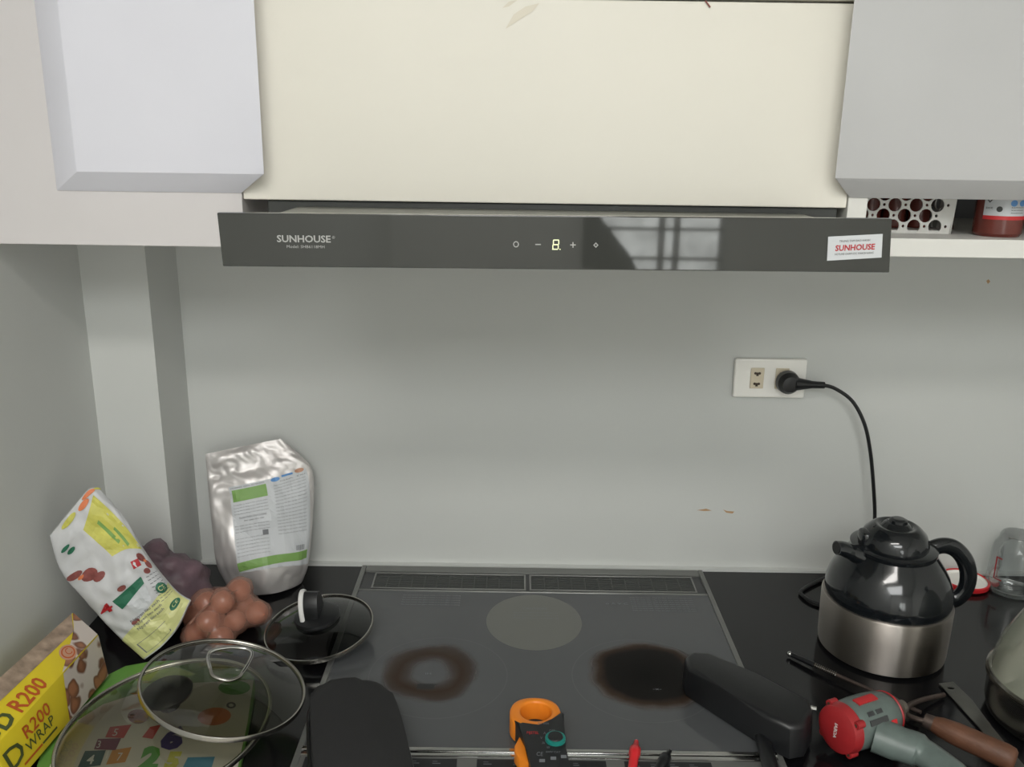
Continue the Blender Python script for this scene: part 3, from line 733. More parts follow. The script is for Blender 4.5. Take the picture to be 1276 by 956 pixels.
# ================================================================== TALL SNACK BAG
rows = [[onY(62, 668, -.335), onY(88, 636, -.325), onY(112, 609, -.315), onY(126, 612, -.305)],
        [onY(76, 712, -.325), onY(112, 680, -.318), onY(145, 655, -.308), onY(160, 655, -.300)],
        [onY(110, 752, -.315), onY(142, 726, -.310), onY(172, 702, -.302), onY(190, 700, -.295)],
        [onY(146, 790, -.310), onY(175, 768, -.304), onY(200, 748, -.298), onY(219, 735, -.290)],
        [onY(180, 822, -.318), onY(204, 803, -.310), onY(222, 782, -.304), onY(238, 748, -.292)]]
P2 = Pillow(rows, [.003, .012, .018, .019, .010], .004, 26, .55, 5)
sb = empty('snack_bag', 'tall white and pale yellow printed bag leaning on the left wall', 'bag', tuple(rows[4][1]))
bb = P2.build('bag_body', 'bpaper', sb, 40, 60)
L2 = lambda l: (lambda x, y: P2.front(min(max(x, 0), 1), min(max(y, 0), 1), l))
q = L2(.0010); q2 = L2(.0015)
bm = bmesh.new(); grid2d(bm, ((.01, .80), (.99, .66), (.99, .985), (.01, .985)), q, 20, 14); prt('yellow_panel', bm, 'paleyellow', bb)
bm = bmesh.new(); poly = [(.42, .12), (.62, .06), (.86, .26), (.92, .40), (.72, .42), (.40, .30)]
grid2d(bm, ((.38, .15), (.66, .05), (.90, .40), (.50, .36)), q, 8, 8); prt('yellow_panel', bm, 'yelink', bb)
for (cx, cy, rx, ry, ro) in ((.12, .315, .085, .020, .25), (.24, .365, .075, .034, .2), (.30, .405, .06, .022, .1), (.80, .45, .06, .030, .5), (.86, .50, .055, .028, .3), (.78, .535, .05, .018, 0), (.42, .535, .05, .016, .2), (.33, .745, .055, .018, .1)):
    bm = bmesh.new(); disc2d(bm, cx, cy, rx, ry, q, 14, rot=ro*.4); prt('brown_picture', bm, 'brownink', bb)
for (cx, cy, rx, ry) in ((.17, .345, .03, .010), (.83, .475, .025, .010)):
    bm = bmesh.new(); disc2d(bm, cx, cy, rx, ry, q2, 12); prt('orange_picture', bm, 'orangeink', bb)
bm = bmesh.new(); grid2d(bm, ((.36, .60), (.66, .60), (.64, .70), (.42, .73)), q, 6, 6); prt('pale_picture', bm, 'label', bb)
for k in range(5):
    bm = bmesh.new(); grid2d(bm, ((.46+.06*k, .14+.035*k), (.49+.06*k, .13+.035*k), (.60+.045*k, .30+.018*k), (.565+.045*k, .31+.018*k)), q2, 2, 6); prt('yellow_fold_mark', bm, 'green', bb) if k in (1, 3) else bm.free()
bm = bmesh.new(); disc2d(bm, .62, .018, .11, .018, q2); disc2d(bm, .50, .05, .08, .02, q2); prt('orange_picture', bm, 'orangeink', bb)
bm = bmesh.new(); disc2d(bm, .28, .045, .1, .025, q2); disc2d(bm, .80, .012, .08, .012, q2); prt('yellow_picture', bm, 'yelink', bb)
bm = bmesh.new(); grid2d(bm, ((.27, .56), (.66, .55), (.66, .59), (.30, .63)), q2, 6, 3)
for cx, cy in ((.84, .66), (.85, .84)): disc2d(bm, cx, cy, .095, .038, q2, 24)
disc2d(bm, .16, .155, .05, .012, q2); disc2d(bm, .20, .19, .04, .014, q2); prt('green_mark', bm, 'dkgreen', bb)
bm = bmesh.new()
rt = lambda x, y: P2.front(min(max(x, 0), 1), min(max(y, 0), 1), .0018)
text2d(bm, '4', 0, 0, .12, lambda a, b: rt(.10+a, .60-b*.42), width=.15, bold=.03); prt('red_numeral', bm, 'redink', bb); bm = bmesh.new(); text2d(bm, '1', 0, 0, .10, lambda a, b: rt(.52+a, .49-b*.42), width=.11, bold=.03)
prt('red_numeral', bm, 'redink', bb)
for cx, cy in ((.84, .66), (.85, .84)):
    bm = bmesh.new(); text2d(bm, 'CE', -.06, 0, .08, (lambda cx, cy: lambda a, b: P2.front(cx+a, cy+.013-b*.4, .0019))(cx, cy), width=.11)
    prt('badge_lettering', bm, 'paleyellow', bb)
bm = bmesh.new()
for j in range(9):
    for i in range(4): rect2d(bm, .72+i*.06, .565+j*.022-i*.004, .765+i*.06, .569+j*.022-i*.004, q2, 1, 1)
for j in range(3): text2d(bm, 'Nguyen lieu sach', 0, 0, .05, (lambda j: lambda a, b: rt(.28+a, .735+j*.035-b*.4))(j), width=.42, bold=.01)
for (x0, y0, x1, y1) in ((.14, .87, .62, .873), (.14, .955, .62, .958), (.14, .87, .155, .958), (.605, .87, .62, .958)): rect2d(bm, x0, y0, x1, y1, q2, 8, 1)
prt('bag_lettering', bm, 'ink', bb)

# ================================================================== SACKS OF SHALLOTS AND ONIONS
def onion(name, label, cat, c, r, m, group, k):
    t = bmesh.new(); lathe([(0, -r*.92), (r*.45, -r*.85), (r*.85, -r*.45), (r, 0), (r*.86, r*.45), (r*.5, r*.82), (r*.2, r*.98), (r*.08, r*1.08), (0, r*1.1)], (0, 0, 0), (random.uniform(-1, 1), random.uniform(-1, 1), random.uniform(-.3, 1)), 16, bm=t)
    o = obj(name, t, m, None, smooth=60); o.location = c; o['label'] = label; o['category'] = cat; o['group'] = group; return o
def sack(spheres, name, m, parent, flat=.0, neck=None):
    c = sum((Vector(s[0]) for s in spheres), Vector())/len(spheres); t = bmesh.new(); bmesh.ops.create_icosphere(t, subdivisions=4, radius=1)
    hts = []
    for v in t.verts:
        d = v.co.normalized(); best = .012
        for p, r in spheres:
            o = Vector(p)-c; k = o.dot(d); h2 = o.length_squared-k*k; rr = r*1.0
            if h2 < rr*rr: best = max(best, k+sqrt(rr*rr-h2))
            else: best = max(best, (k-(sqrt(h2)-rr)*.7))
        hts.append(best)
    nb = {v.index: [e.other_vert(v).index for e in v.link_edges] for v in t.verts}; t.verts.index_update()
    for _ in range(2): hts = [(hts[i]*2+sum(hts[j] for j in nb[i])/len(nb[i])*1.0)/3 for i in range(len(hts))]
    for v in t.verts:
        d = v.co.normalized(); k = noise.noise(d*5)*.003+abs(noise.noise(d*11))*.003; v.co = c+d*(hts[v.index]+.0055+k); v.co.z = max(v.co.z, .0008)
    return obj(name, t, m, parent, smooth=70)
def pile(cent, rad, n, r0, r1, seed, zmin=0):
    random.seed(seed); out = []; tries = 0
    while len(out) < n and tries < 6000:
        tries += 1; r = random.uniform(r0, r1)
        p = Vector((cent[0]+random.uniform(-1, 1)*rad[0], cent[1]+random.uniform(-1, 1)*rad[1], r*1.05+abs(random.uniform(0, 1))*rad[2]))
        e = sqrt(((p.x-cent[0])/rad[0])**2+((p.y-cent[1])/rad[1])**2+(max(0, p.z-r)/(rad[2]+.001))**2)
        if e > 1.0: continue
        if all((p-q).length > (r+s)*.93 for q, s in out): out.append((p, r))
    return out
sp1 = pile((-.554, -.180), (.080, .052, .092), 40, .0135, .0175, 11)
sk1 = empty('net_sack', 'purple net bag full of shallots beside the wall pillar', 'bag', (-.554, -.180, 0))
sack(sp1, 'net', 'mesh', sk1)
for i, (p, r) in enumerate(sp1): onion('shallot', 'small reddish shallot inside the purple net bag', 'shallot', p, r, 'onion', 'shallots in the net bag', i)
sp2 = pile((-.429, -.240), (.055, .048, .052), 14, .0165, .021, 5)
sk2 = empty('plastic_sack', 'clear plastic bag of brown onions in front of the silver pouch', 'bag', (-.429, -.240, 0))
sack(sp2, 'film', 'film', sk2)
for i, (p, r) in enumerate(sp2): onion('onion', 'brown pink onion inside the clear plastic bag', 'onion', p, r, 'onion2', 'onions in the plastic bag', i)
knot = [onZ(236, 778, .045), onZ(258, 755, .058), onZ(285, 742, .066), onZ(298, 733, .072)]
obj('film_fold', tube(catmull(knot, 6), .0022, 8, sx=.5), 'film', sk2)

# ================================================================== PRINTED FLAT BAG UNDER THE LIDS
pbx = empty('printed_bag', 'flat green and white printed bag with coloured numbers, under the large glass lid', 'bag', (-.42, -.5, 0))
ob = obj('bag_body', pxslab([(84, 872), (128, 845), (165, 824), (250, 822), (308, 834), (320, 846), (310, 905), (292, 990), (40, 1000), (48, 940)], .008, .0006, .003, 1), 'baggreen', pbx)
fb = lambda l: (lambda x, y: onZ(x, y, .0082+l))
bm = bmesh.new(); poly2d(bm, [(52, 992), (62, 955), (76, 922), (98, 897), (128, 878), (165, 866), (225, 852), (316, 847), (308, 903), (290, 985)], fb(0)); wp = prt('white_panel', bm, 'bagwhite', ob)
def blk(pts, m, n='number_block'): bm = bmesh.new(); poly2d(bm, pts, fb(.0003)); prt(n, bm, m, wp)
blk([(131, 919), (137, 906), (164, 903), (154, 920)], 'redblock'); blk([(117, 934), (122, 921), (151, 920), (144, 935)], 'magenta')
blk([(96, 958), (106, 936), (132, 935), (125, 954)], 'tealblock'); blk([(132, 953), (140, 935), (164, 931), (156, 950)], 'orangeblock')
blk([(177, 919), (187, 906), (201, 903), (190, 921)], 'redblock', 'red_patch'); blk([(226, 960), (234, 944), (268, 943), (262, 962)], 'blueblock', 'blue_patch')
bm = bmesh.new(); disc2d(bm, 172, 893, 13, 9, fb(.0003)); prt('brown_patch', bm, 'brownink', wp)
bm = bmesh.new(); disc2d(bm, 267, 893, 21, 11, fb(.0003), rot=-.1); prt('orange_patch', bm, 'orangeink', wp)
bm = bmesh.new(); disc2d(bm, 292, 857, 20, 9, fb(.0003)); prt('green_patch', bm, 'leafgreen', wp)
bm = bmesh.new(); disc2d(bm, 288, 879, 6, 4, fb(.0003), inner=.5, rings=1); prt('curl_mark', bm, 'darkink', wp)
def num(s, x, y, h, w_, m, b=.05, sh=.3):
    bm = bmesh.new(); text2d(bm, s, 0, 0, h, lambda a, c: onZ(x+a, y-c, .0088), width=w_, bold=b, shear=sh); prt('printed_number', bm, m, wp)
num('5', 139, 917, 9, 8, 'print_white', 0); num('3', 119, 932, 9, 6, 'print_white', 0); num('4', 107, 952, 11, 10, 'print_white', .02); num('1', 129, 945, 10, 5, 'print_white', .02)
num('7', 144, 948, 10, 8, 'print_white', 0); num('6', 198, 932, 24, 30, 'purple', .07); num('2', 172, 958, 26, 30, 'leafgreen', .07); num('5', 204, 957, 19, 24, 'yelink', .07)

# ================================================================== YELLOW CARTON
A0, A1 = Vector((-.573, -.60, .070)), Vector((-.562, -.362, .072))      # upper front edge
B0, B1 = Vector((-.628, -.60, .094)), Vector((-.606, -.338, .098))      # upper back edge
C0, C1 = Vector((-.560, -.59, .014)), Vector((-.546, -.372, .014))     # lower front edge
n_ = (A1-A0).cross(B0-A0); B1.z = A0.z-((B1.x-A0.x)*n_.x+(B1.y-A0.y)*n_.y)/n_.z
n_ = (A1-A0).cross(C0-A0); C1.x = A0.x-((C1.z-A0.z)*n_.z+(C1.y-A0.y)*n_.y)/n_.x
D0, D1 = Vector((-.636, -.60, .020)), Vector((-.616, -.338, .020))
ct = empty('food_wrap_carton', 'yellow food wrap carton with nut pictures on its end, against the left wall', 'carton', (-.59, -.47, 0))
cb = obj('box_body', hexa([C0, C1, D1, D0, A0, A1, B1, B0], .002), 'carton', ct)
def bil(p0, p1, p3, p2, lift):
    n = (p1-p0).cross(p3-p0).normalized()
    if n.dot(CP-p0) < 0: n = -n
    return lambda x, y: (p0.lerp(p1, x)).lerp(p3.lerp(p2, x), y)+n*lift
ftop = bil(A0, A1, B0, B1, .0006); ffr = bil(C0, C1, A0, A1, .0006)
bm = bmesh.new(); grid2d(bm, ((.62, .01), (.995, .01), (.995, .985), (.90, .55)), ftop, 6, 6); prt('nut_picture', bm, 'spotted', cb)
bm = bmesh.new(); grid2d(bm, ((.54, .02), (.995, .02), (.995, .985), (.62, .985)), ffr, 6, 6); prt('nut_picture', bm, 'spotted', cb)
poly_end = bil(C1, D1, A1, B1, .0006)
bm = bmesh.new(); rect2d(bm, .02, .02, .98, .98, poly_end, 3, 3); prt('nut_picture', bm, 'spotted', cb)
bm = bmesh.new(); grid2d(bm, ((.0, .60), (.895, .56), (.985, .985), (.0, .985)), ftop, 10, 3); prt('printed_border', bm, 'border', cb)
ftop = bil(A0, A1, B0, B1, .0010); ffr = bil(C0, C1, A0, A1, .0010)
bm = bmesh.new(); text2d(bm, 'R200', 0, 0, .36, lambda x, y: ftop(.26+x, .07+y), width=.24, bold=.02); prt('red_lettering', bm, 'cartonink', cb)
bm = bmesh.new(); text2d(bm, 'R200', 0, 0, .28, lambda x, y: ffr(.20+x, .56+y), width=.226, bold=.01); prt('red_lettering', bm, 'cartonink', cb)
bm = bmesh.new(); text2d(bm, 'OD', 0, 0, .36, lambda x, y: ftop(.01+x, .06+y), width=.22, bold=.03); prt('dark_lettering', bm, 'olive', cb)
bm = bmesh.new(); text2d(bm, 'D', 0, 0, .46, lambda x, y: ffr(.02+x, .30+y), width=.13, bold=.01); prt('dark_lettering', bm, 'olive', cb)
bm = bmesh.new(); text2d(bm, 'WRAP', 0, 0, .22, lambda x, y: ffr(.18+x, .30+y), width=.25); prt('dark_lettering', bm, 'olive', cb)
bm = bmesh.new(); rect2d(bm, .29, .16, .43, .205, ffr, 4, 1); prt('dark_stripe', bm, 'olive', cb)
bm = bmesh.new(); rect2d(bm, .12, .16, .285, .205, ffr, 4, 1); prt('red_stripe', bm, 'cartonink', cb)
bm = bmesh.new(); disc2d(bm, .755, .26, .058, .22, ftop, 24); prt('round_badge', bm, 'tan', cb)
bm = bmesh.new(); disc2d(bm, .755, .26, .046, .175, bil(A0, A1, B0, B1, .0013), 24, .8, rings=1); text2d(bm, 'C', 0, 0, .2, lambda x, y: bil(A0, A1, B0, B1, .0013)(.738+x, .17+y), width=.035); prt('badge_ring', bm, 'cartonink', cb)

# ================================================================== LIDS
def lid_parts(name, label, c, N, r, h, rimr, gm, loc=None):
    t = empty(name, label, 'lid', c); N = Vector(N).normalized(); prof = []
    for k in range(13):
        a = k/12; prof.append((r*(1-a), h*(1-(1-a)**2.2)))
    outer = [(p[0]*.985, p[1]) for p in prof]; inner = [(max(0, p[0]*.985-.0), p[1]-.0028) for p in prof[::-1]]
    obj('glass_dome', lathe(outer, c, N, 72), gm, t, smooth=80)
    bm = bmesh.new(); rp = [(r*.965, .0012), (r*.975, .0032), (r*.995, .0034), (r*1.004, .0012), (r*1.002, -.0028), (r*.985, -.0034), (r*.970, -.0018)]
    lathe(rp, c, N, 96, bm=bm, close=True); obj('rim', bm, rimr, t, smooth=60)
    return t, N
ll, N = lid_parts('glass_lid', 'large glass lid with a black knob, lying on the printed bag', (-.421, -.499, .031), (-.083, -.076, 1), .128, .022, 'steel', 'lidglass')
Lc = Vector((-.421, -.499, .031))
kc = Lc+N*.0215
kn = obj('knob', lathe([(.0, -.002), (.012, -.002), (.012, .006), (.022, .012), (.030, .016), (.031, .020), (.026, .0245), (0, .026)], kc+Vector((.005, .012, 0)), N, 40), 'black', ll, smooth=50)
UC = Vector((-.352, -.480, .074))
ul, N = lid_parts('glass_lid', 'glass lid with a bent wire handle, tilted on the knob of the larger lid', UC, (.244, .02, 1), .100, .020, 'steel', 'lidglass')
# wire handle lying over towards the back right
def onlid(px, py, h):
    n = N; p0 = UC+n*h; d = ray(px, py); t = (p0-CP).dot(n)/d.dot(n); return CP+d*t
hw = [onlid(262, 834, .021), onlid(259, 820, .026), onlid(265, 811, .031), onlid(285, 807, .034), onlid(304, 808, .034), onlid(314, 814, .033), onlid(309, 828, .026), onlid(301, 840, .021)]
obj('wire_handle', tube(catmull(hw, 6), .0024, 10), 'chrome', ul, smooth=60)
hb = [onlid(262, 834, .0215), onlid(266, 843, .0215), onlid(284, 848, .0215), onlid(298, 844, .0215), onlid(302, 838, .0215)]
obj('handle_base', tube(catmull(hb, 5), .0022, 10), 'steel', ul, smooth=60)
BC = Vector((-.283, -.259, .026)); bl, N = lid_parts('saucepan_lid', 'smaller smoked glass lid with a black knob and silver strip, by the hob corner', BC, (-.088, -.105, 1), .081, .018, 'steel', 'smoke')
kp = BC+N*.0165
obj('knob_plate', lathe([(0, 0), (.031, 0), (.034, .003), (.033, .007), (.024, .011), (0, .013)], kp, N, 40), 'black', bl, smooth=50)
# upright fin-shaped grip with a silver inlay on its left edge
u = Vector((1, 0, 0)); u = (u-N*u.dot(N)).normalized(); v = N.cross(u)
g0 = kp+N*.010-u*.004
prof = [(-.020, 0), (-.0185, .018), (-.012, .031), (0, .037), (.012, .031), (.0185, .018), (.020, 0)]
top = []; bot = []
for s, h in prof:
    top.append(g0-u*.011+v*s+N*h); bot.append(g0+u*.011+v*s*.92+N*h*.95)
gk = obj('grip', slab(top, bot, .002), 'black', bl, smooth=50)
arc = [g0-u*.0125+v*s+N*h for s, h in prof[:-1]]
obj('silver_strip', tube(catmull([g0-u*.0125+v*s*1.0+N*h for s, h in prof], 4), .0026, 8, sx=1.4), 'print_white', bl, smooth=60)

# ================================================================== BLACK ROUNDED CASE, LONG BLACK CASE
px = [(386, 868), (390, 853), (405, 848), (435, 844), (466, 844), (482, 852), (492, 868), (504, 905), (516, 960), (522, 1010), (396, 1010), (391, 950), (387, 905)]
t = pxslab(px, .046, .012, .010, 1, grow=.03); pc = empty('soft_case', 'matte black rounded case lying on the front left of the hob', 'case', (-.17, -.5, .006))
obj('shell', t, 'matte', pc, smooth=60)
c_ = [onZ(x, y, .040) for x, y in px]; m_ = sum(c_, Vector())/len(c_)
low = [Vector((p.x+(p.x-m_.x)*.06, p.y+(p.y-m_.y)*.06, .013)) for p in chaikin([onZ(x, y, .046) for x, y in px], 1)]
obj('edge_piping', tube(low, .003, 8, closed=True), 'black', pc, smooth=60)
lo2 = [Vector((p.x+(p.x-m_.x)*.02, p.y+(p.y-m_.y)*.02, .0125)) for p in chaikin([onZ(x, y, .046) for x, y in px], 1)]
obj('underside', slab(lo2, [Vector((p.x, p.y, .0062)) for p in lo2], 0), 'case', pc)

lcx = empty('tool_case', 'long black plastic case lying across the right edge of the hob', 'case', (.32, -.43, .007))
tp = [(854, 818), (862, 811), (884, 812), (940, 838), (1010, 872), (1013, 884), (1003, 902), (985, 905), (958, 893), (905, 861), (858, 832)]
top = [onZ(x, y, .050) for x, y in tp]; m_ = sum(top, Vector())/len(top)
bot = [Vector((p.x+(p.x-m_.x)*.02, p.y+(p.y-m_.y)*.05-.002, .0075)) for p in top]
lb_ = obj('case_body', slab(top, bot, .007, seg=3), 'casedark', lcx, smooth=50)
cl = [onZ(x, y, .026) for x, y in ((984, 900), (1004, 896), (1006, 922), (986, 926))]
obj('latch', hexa([onZ(983, 899, .030)+Vector((0, .004, 0)), onZ(1004, 893, .030)+Vector((0, .004, 0)), onZ(1004, 893, .012)+Vector((0, .004, -.0)), onZ(983, 899, .012)+Vector((0, .004, 0)),
                   onZ(983, 899, .030)-Vector((0, .004, 0)), onZ(1004, 893, .030)-Vector((0, .004, 0)), onZ(1004, 893, .012)-Vector((0, .006, 0)), onZ(983, 899, .012)-Vector((0, .006, 0))], .001), 'darkgrey', lcx)
obj('hinge_pin', lathe([(0, 0), (.003, 0), (.003, .008), (0, .008)], onZ(1009, 882, .040), (1, -.3, 0), 12), 'chrome', lcx)

# ================================================================== CLAMP METER
ZT = .034
cm = empty('clamp_meter', 'orange and black clamp meter lying on the front of the hob', 'meter', (.03, -.5, .006))
def ring_slab(outer, inner, zt, zb, bev=.0012):
    t = bmesh.new(); n = len(outer); L_ = []
    for pts, z in ((outer, zt), (inner, zt), (inner, zb), (outer, zb)): L_.append([t.verts.new((p.x, p.y, z)) for p in pts])
    for a in range(4):
        A, B = L_[a], L_[(a+1) % 4]
        for i in range(n): t.faces.new((A[i], A[(i+1) % n], B[(i+1) % n], B[i]))
    es = [e for e in t.edges if abs(e.verts[0].co.z-zt) < 1e-6 and abs(e.verts[1].co.z-zt) < 1e-6 and ((e.verts[0] in L_[0] and e.verts[1] in L_[0]) or (e.verts[0] in L_[1] and e.verts[1] in L_[1]))]
    bmesh.ops.bevel(t, geom=es, offset=bev, segments=2, affect='EDGES', profile=.5)
    return t
JC = onZ(667, 887, ZT); n_ = 40; outer = []; inner = []
ang = radians(-14)   # the meter points away and a little to the left
for i in range(n_):
    a = 2*pi*i/n_; ex = .0325; ey = .032
    x, y = cos(a), sin(a); sq = (abs(x)**2.3+abs(y)**2.3)**(-1/2.3)
    outer.append(Vector((JC.x+x*sq*ex, JC.y+y*sq*ey-.001, 0))); inner.append(Vector((JC.x+.001+x*.0200, JC.y+.002+y*.0195, 0)))
jaw = obj('jaw', ring_slab(outer, inner, ZT, .0075, .003), 'orange', cm, smooth=50)
body = [(641, 896), (650, 902), (672, 905), (690, 897), (700, 886), (703, 889), (701, 905), (705, 930), (712, 962), (722, 1010), (668, 1010), (664, 965), (656, 925)]
bo = obj('meter_body', pxslab(body, ZT+.003, .0075, .0025, 0), 'case', cm, smooth=40)
tg = obj('trigger', pxslab([(650, 912), (655, 935), (659, 950), (647, 946), (641, 936), (641, 929)], .026, .010, .002, 0), 'orange', cm, smooth=40)
fm = lambda l: (lambda x, y: onZ(x, y, ZT+.003+l))
DCp = onZ(692, 922, ZT+.0032)
dl_ = obj('dial', lathe([(0, 0), (.0125, 0), (.0122, .0035), (.0095, .0042), (0, .0042)], DCp, (0, 0, 1), 36), 'teal', cm, smooth=40)
obj('dial_cap', lathe([(0, .0042), (.0093, .0042), (.0086, .0056), (0, .0058)], DCp, (0, 0, 1), 32), 'case', dl_, smooth=40)
bm = bmesh.new()
def mt(s, x, y, h, w_, r_=0): text2d(bm, s, 0, 0, h, lambda a, c: onZ(x+a+c*.12, y-c+a*.03, ZT+.0034), width=w_)
mt('AC 400A', 670, 902.5, 2.4, 14); mt('CE', 668, 942, 5, 8); mt('OFF', 684, 911.5, 2.4, 7); mt('A', 677, 915, 3, 3); mt('V', 673, 921, 3, 3); mt('2k', 675, 927, 2.6, 4); mt('W', 681, 933, 3, 4)
for i, (xx, yy) in enumerate(((672, 950), (686, 947), (699, 945))): rect2d(bm, xx, yy-4, xx+7, yy, fm(.0004), 1, 1)
mt('600V CAT', 680, 938, 2.2, 18)
prt('meter_lettering', bm, 'print_dim', bo)
bm = bmesh.new(); mt('MJSTEL', 656, 914.5, 3.2, 15); prt('red_logo', bm, 'red', bo)

# ================================================================== PROBES
def probe(name, label, pts, m, rr):
    t = empty(name, label, 'probe', pts[0]); obj('grip', tube(pts, rr, 14), m, t, smooth=60)
    return t
a = onZ(793, 924, .012); b = onZ(788, 958, .012); d = (b-a)
p = probe('test_probe', 'red test probe lying across the front trim of the hob', [a, a+d*.25, a+d*.3, a+d*.5, a+d*.55, a+d*1.4, a+d*2.2], 'brightred', [.0028, .0042, .0072, .0072, .0055, .0056, .0056])
obj('tip', tube([a-d*.06, a+d*.02], [.001, .0016], 8), 'chrome', p)
a = onZ(835, 936, .012); b = onZ(818, 962, .012); d = (b-a)
p = probe('test_probe', 'black test probe lying beside the red one at the hob front', [a, a+d*.25, a+d*.3, a+d*.6, a+d*.7, a+d*1.4, a+d*2.4], 'black', [.0026, .0040, .0070, .0070, .0055, .0056, .0056])
obj('tip', tube([a-d*.06, a+d*.02], [.001, .0016], 8), 'chrome', p)
a = onZ(944, 899, .013); b = onZ(962, 962, .013); d = (b-a)
mk = empty('marker_pen', 'black pen-like tool with a red band, at the front right of the hob', 'tool', tuple(a))
obj('barrel', tube([a+d*.26, a+d*.5, a+d*1.0, a+d*1.3], [.0085, .0092, .0095, .0095], 16), 'black', mk, smooth=60)
obj('band', tube([a+d*.12, a+d*.265], [.0068, .0084], 16), 'red', mk, smooth=60)
obj('cap', tube([a-d*.06, a+d*.125], [.0050, .0068], 16), 'black', mk, smooth=60)

# ================================================================== CORDLESS DRILL
dl = empty('cordless_drill', 'small grey green cordless driver with a red end cap, lying on its side', 'drill', (.45, -.5, 0))
c0 = onZ(1050, 907, .040); c1 = onZ(1135, 877, .036)
ax = (c1-c0).normalized(); c0 = c0-ax*.004
# axis turned so that the round end cap faces the viewer's left
obj('end_cap', lathe([(0, -.010), (.020, -.010), (.029, -.006), (.031, 0), (.0315, .006), (.030, .008)], c0, ax, 40), 'capred', dl, smooth=40)
hs = obj('motor_housing', lathe([(.0295, .006), (.0305, .012), (.0315, .03), (.031, .052), (.029, .070), (.025, .082), (.020, .088), (0, .088)], c0, ax, 40), 'drill', dl, smooth=50)
obj('red_ring', lathe([(.0265, .0795), (.0275, .081), (.0255, .0845), (.0245, .083)], c0, ax, 40, close=True), 'capred', hs)
obj('chuck', lathe([(.0205, .0875), (.019, .094), (.0135, .101), (.0085, .104), (.0085, .112), (0, .112)], c0, ax, 32), 'drilldark', dl, smooth=40)
side = ax.cross(Vector((0, 0, 1))).normalized(); upv = side.cross(ax).normalized()
bm = bmesh.new()
for a in range(4):
    an = radians(40+90*a); q = c0+ax*.001+(side*cos(an)+upv*sin(an))*.0305
    lathe([(0, -.004), (.0048, -.004), (.0048, .008), (0, .008)], q, ax, 14, bm=bm)
split_obj('cap_lug', bm, 'capred', dl, smooth=40, recalc=True)
bm = bmesh.new()
for a in range(4):
    an = radians(40+90*a); q = c0+ax*.001+(side*cos(an)+upv*sin(an))*.0305; lathe([(0, -.0042), (.0022, -.0042), (.0022, -.0046), (0, -.0046)], q, ax, 10, bm=bm)
split_obj('screw', bm, 'slot', dl, recalc=True)
def onhull(s, an, r_): q = radians(an); return c0+ax*s+(side*cos(q)+upv*sin(q))*r_
def patch(s0, s1, a0, a1, r_, m, name, par):
    bm = bmesh.new(); T = []; B = []
    for j in range(7):
        for i in range(2): pass
    top = [onhull(s0, a0+(a1-a0)*j/6, r_) for j in range(7)]+[onhull(s1, a1-(a1-a0)*j/6, r_) for j in range(7)]
    for i in range(6):
        a_, b_, c_, d_ = onhull(s0, a0+(a1-a0)*i/6, r_), onhull(s0, a0+(a1-a0)*(i+1)/6, r_), onhull(s1, a0+(a1-a0)*(i+1)/6, r_), onhull(s1, a0+(a1-a0)*i/6, r_)
        n = (c0-a_); n = (n-ax*n.dot(ax)).normalized()*.004
        hexa([a_+n, b_+n, c_+n, d_+n, a_, b_, c_, d_], 0, bm=bm)
    return obj(name, bm, m, par)
patch(.020, .052, 78, 98, .0328, 'red', 'red_stripe', hs)
for s in (.022, .036): patch(s, s+.010, 48, 58, .0322, 'darkgrey', 'vent_slot', hs)
patch(.020, .050, 28, 40, .0322, 'darkgrey', 'grey_stripe', hs)
patch(.055, .064, 12, 26, .0315, 'brightred', 'red_button', hs)
hd0 = c0+ax*.036+side*.022-upv*.004
h1 = onZ(1150, 938, .030); h2 = onZ(1196, 972, .028); h3 = onZ(1240, 1010, .028)
obj('grip', tube(catmull([hd0, hd0.lerp(h1, .55), h1, h2, h3], 6), [.024]*6+[.0225]*6+[.019]*6+[.0175]*7, 20, sx=.85), 'drill', dl, smooth=60)
tr = [onZ(1131, 915, .040), onZ(1138, 922, .038), onZ(1146, 928, .036), onZ(1149, 936, .034)]
obj('trigger', tube(catmull(tr, 4), .0052, 10, sx=1.5), 'brightred', dl, smooth=60)
q = lambda x, y: c0-ax*.0106+upv*(y)-side*(x)
bm = bmesh.new(); text2d(bm, 'AOEAI', 0, 0, .0045, lambda x, y: c0-ax*.0104-side*(-.0005+y)*1.0*-1+(upv*x-upv*.009), width=.020, bold=.02)
prt('cap_lettering', bm, 'print_white', dl)

# ================================================================== THREADED ROD
a = onZ(984, 815, .006); b = onZ(1112, 872, .012); d = (b-a)
rd = empty('threaded_rod', 'thin steel rod with a threaded end pointing from behind the drill', 'rod', tuple(a))
obj('shaft', tube([a+d*.12, a+d*1.25], .0026, 10), 'rust', rd, smooth=60)
obj('black_collar', tube([a+d*.02, a+d*.26], [.0034, .0042], 12), 'black', rd, smooth=60)
obj('ball_tip', lathe([(0, -.004), (.003, -.003), (.0042, 0), (.003, .003), (0, .004)], a, d, 16), 'chrome', rd, smooth=60)
u, v, x_ = basis(d); hel = []
for i in range(13*8+1):
    t = i/8; hel.append(a+d*(.24+.24*i/104)+u*.0034*cos(2*pi*t)+v*.0034*sin(2*pi*t))
obj('thread', tube(hel, .0008, 5), 'chrome', rd, smooth=60)

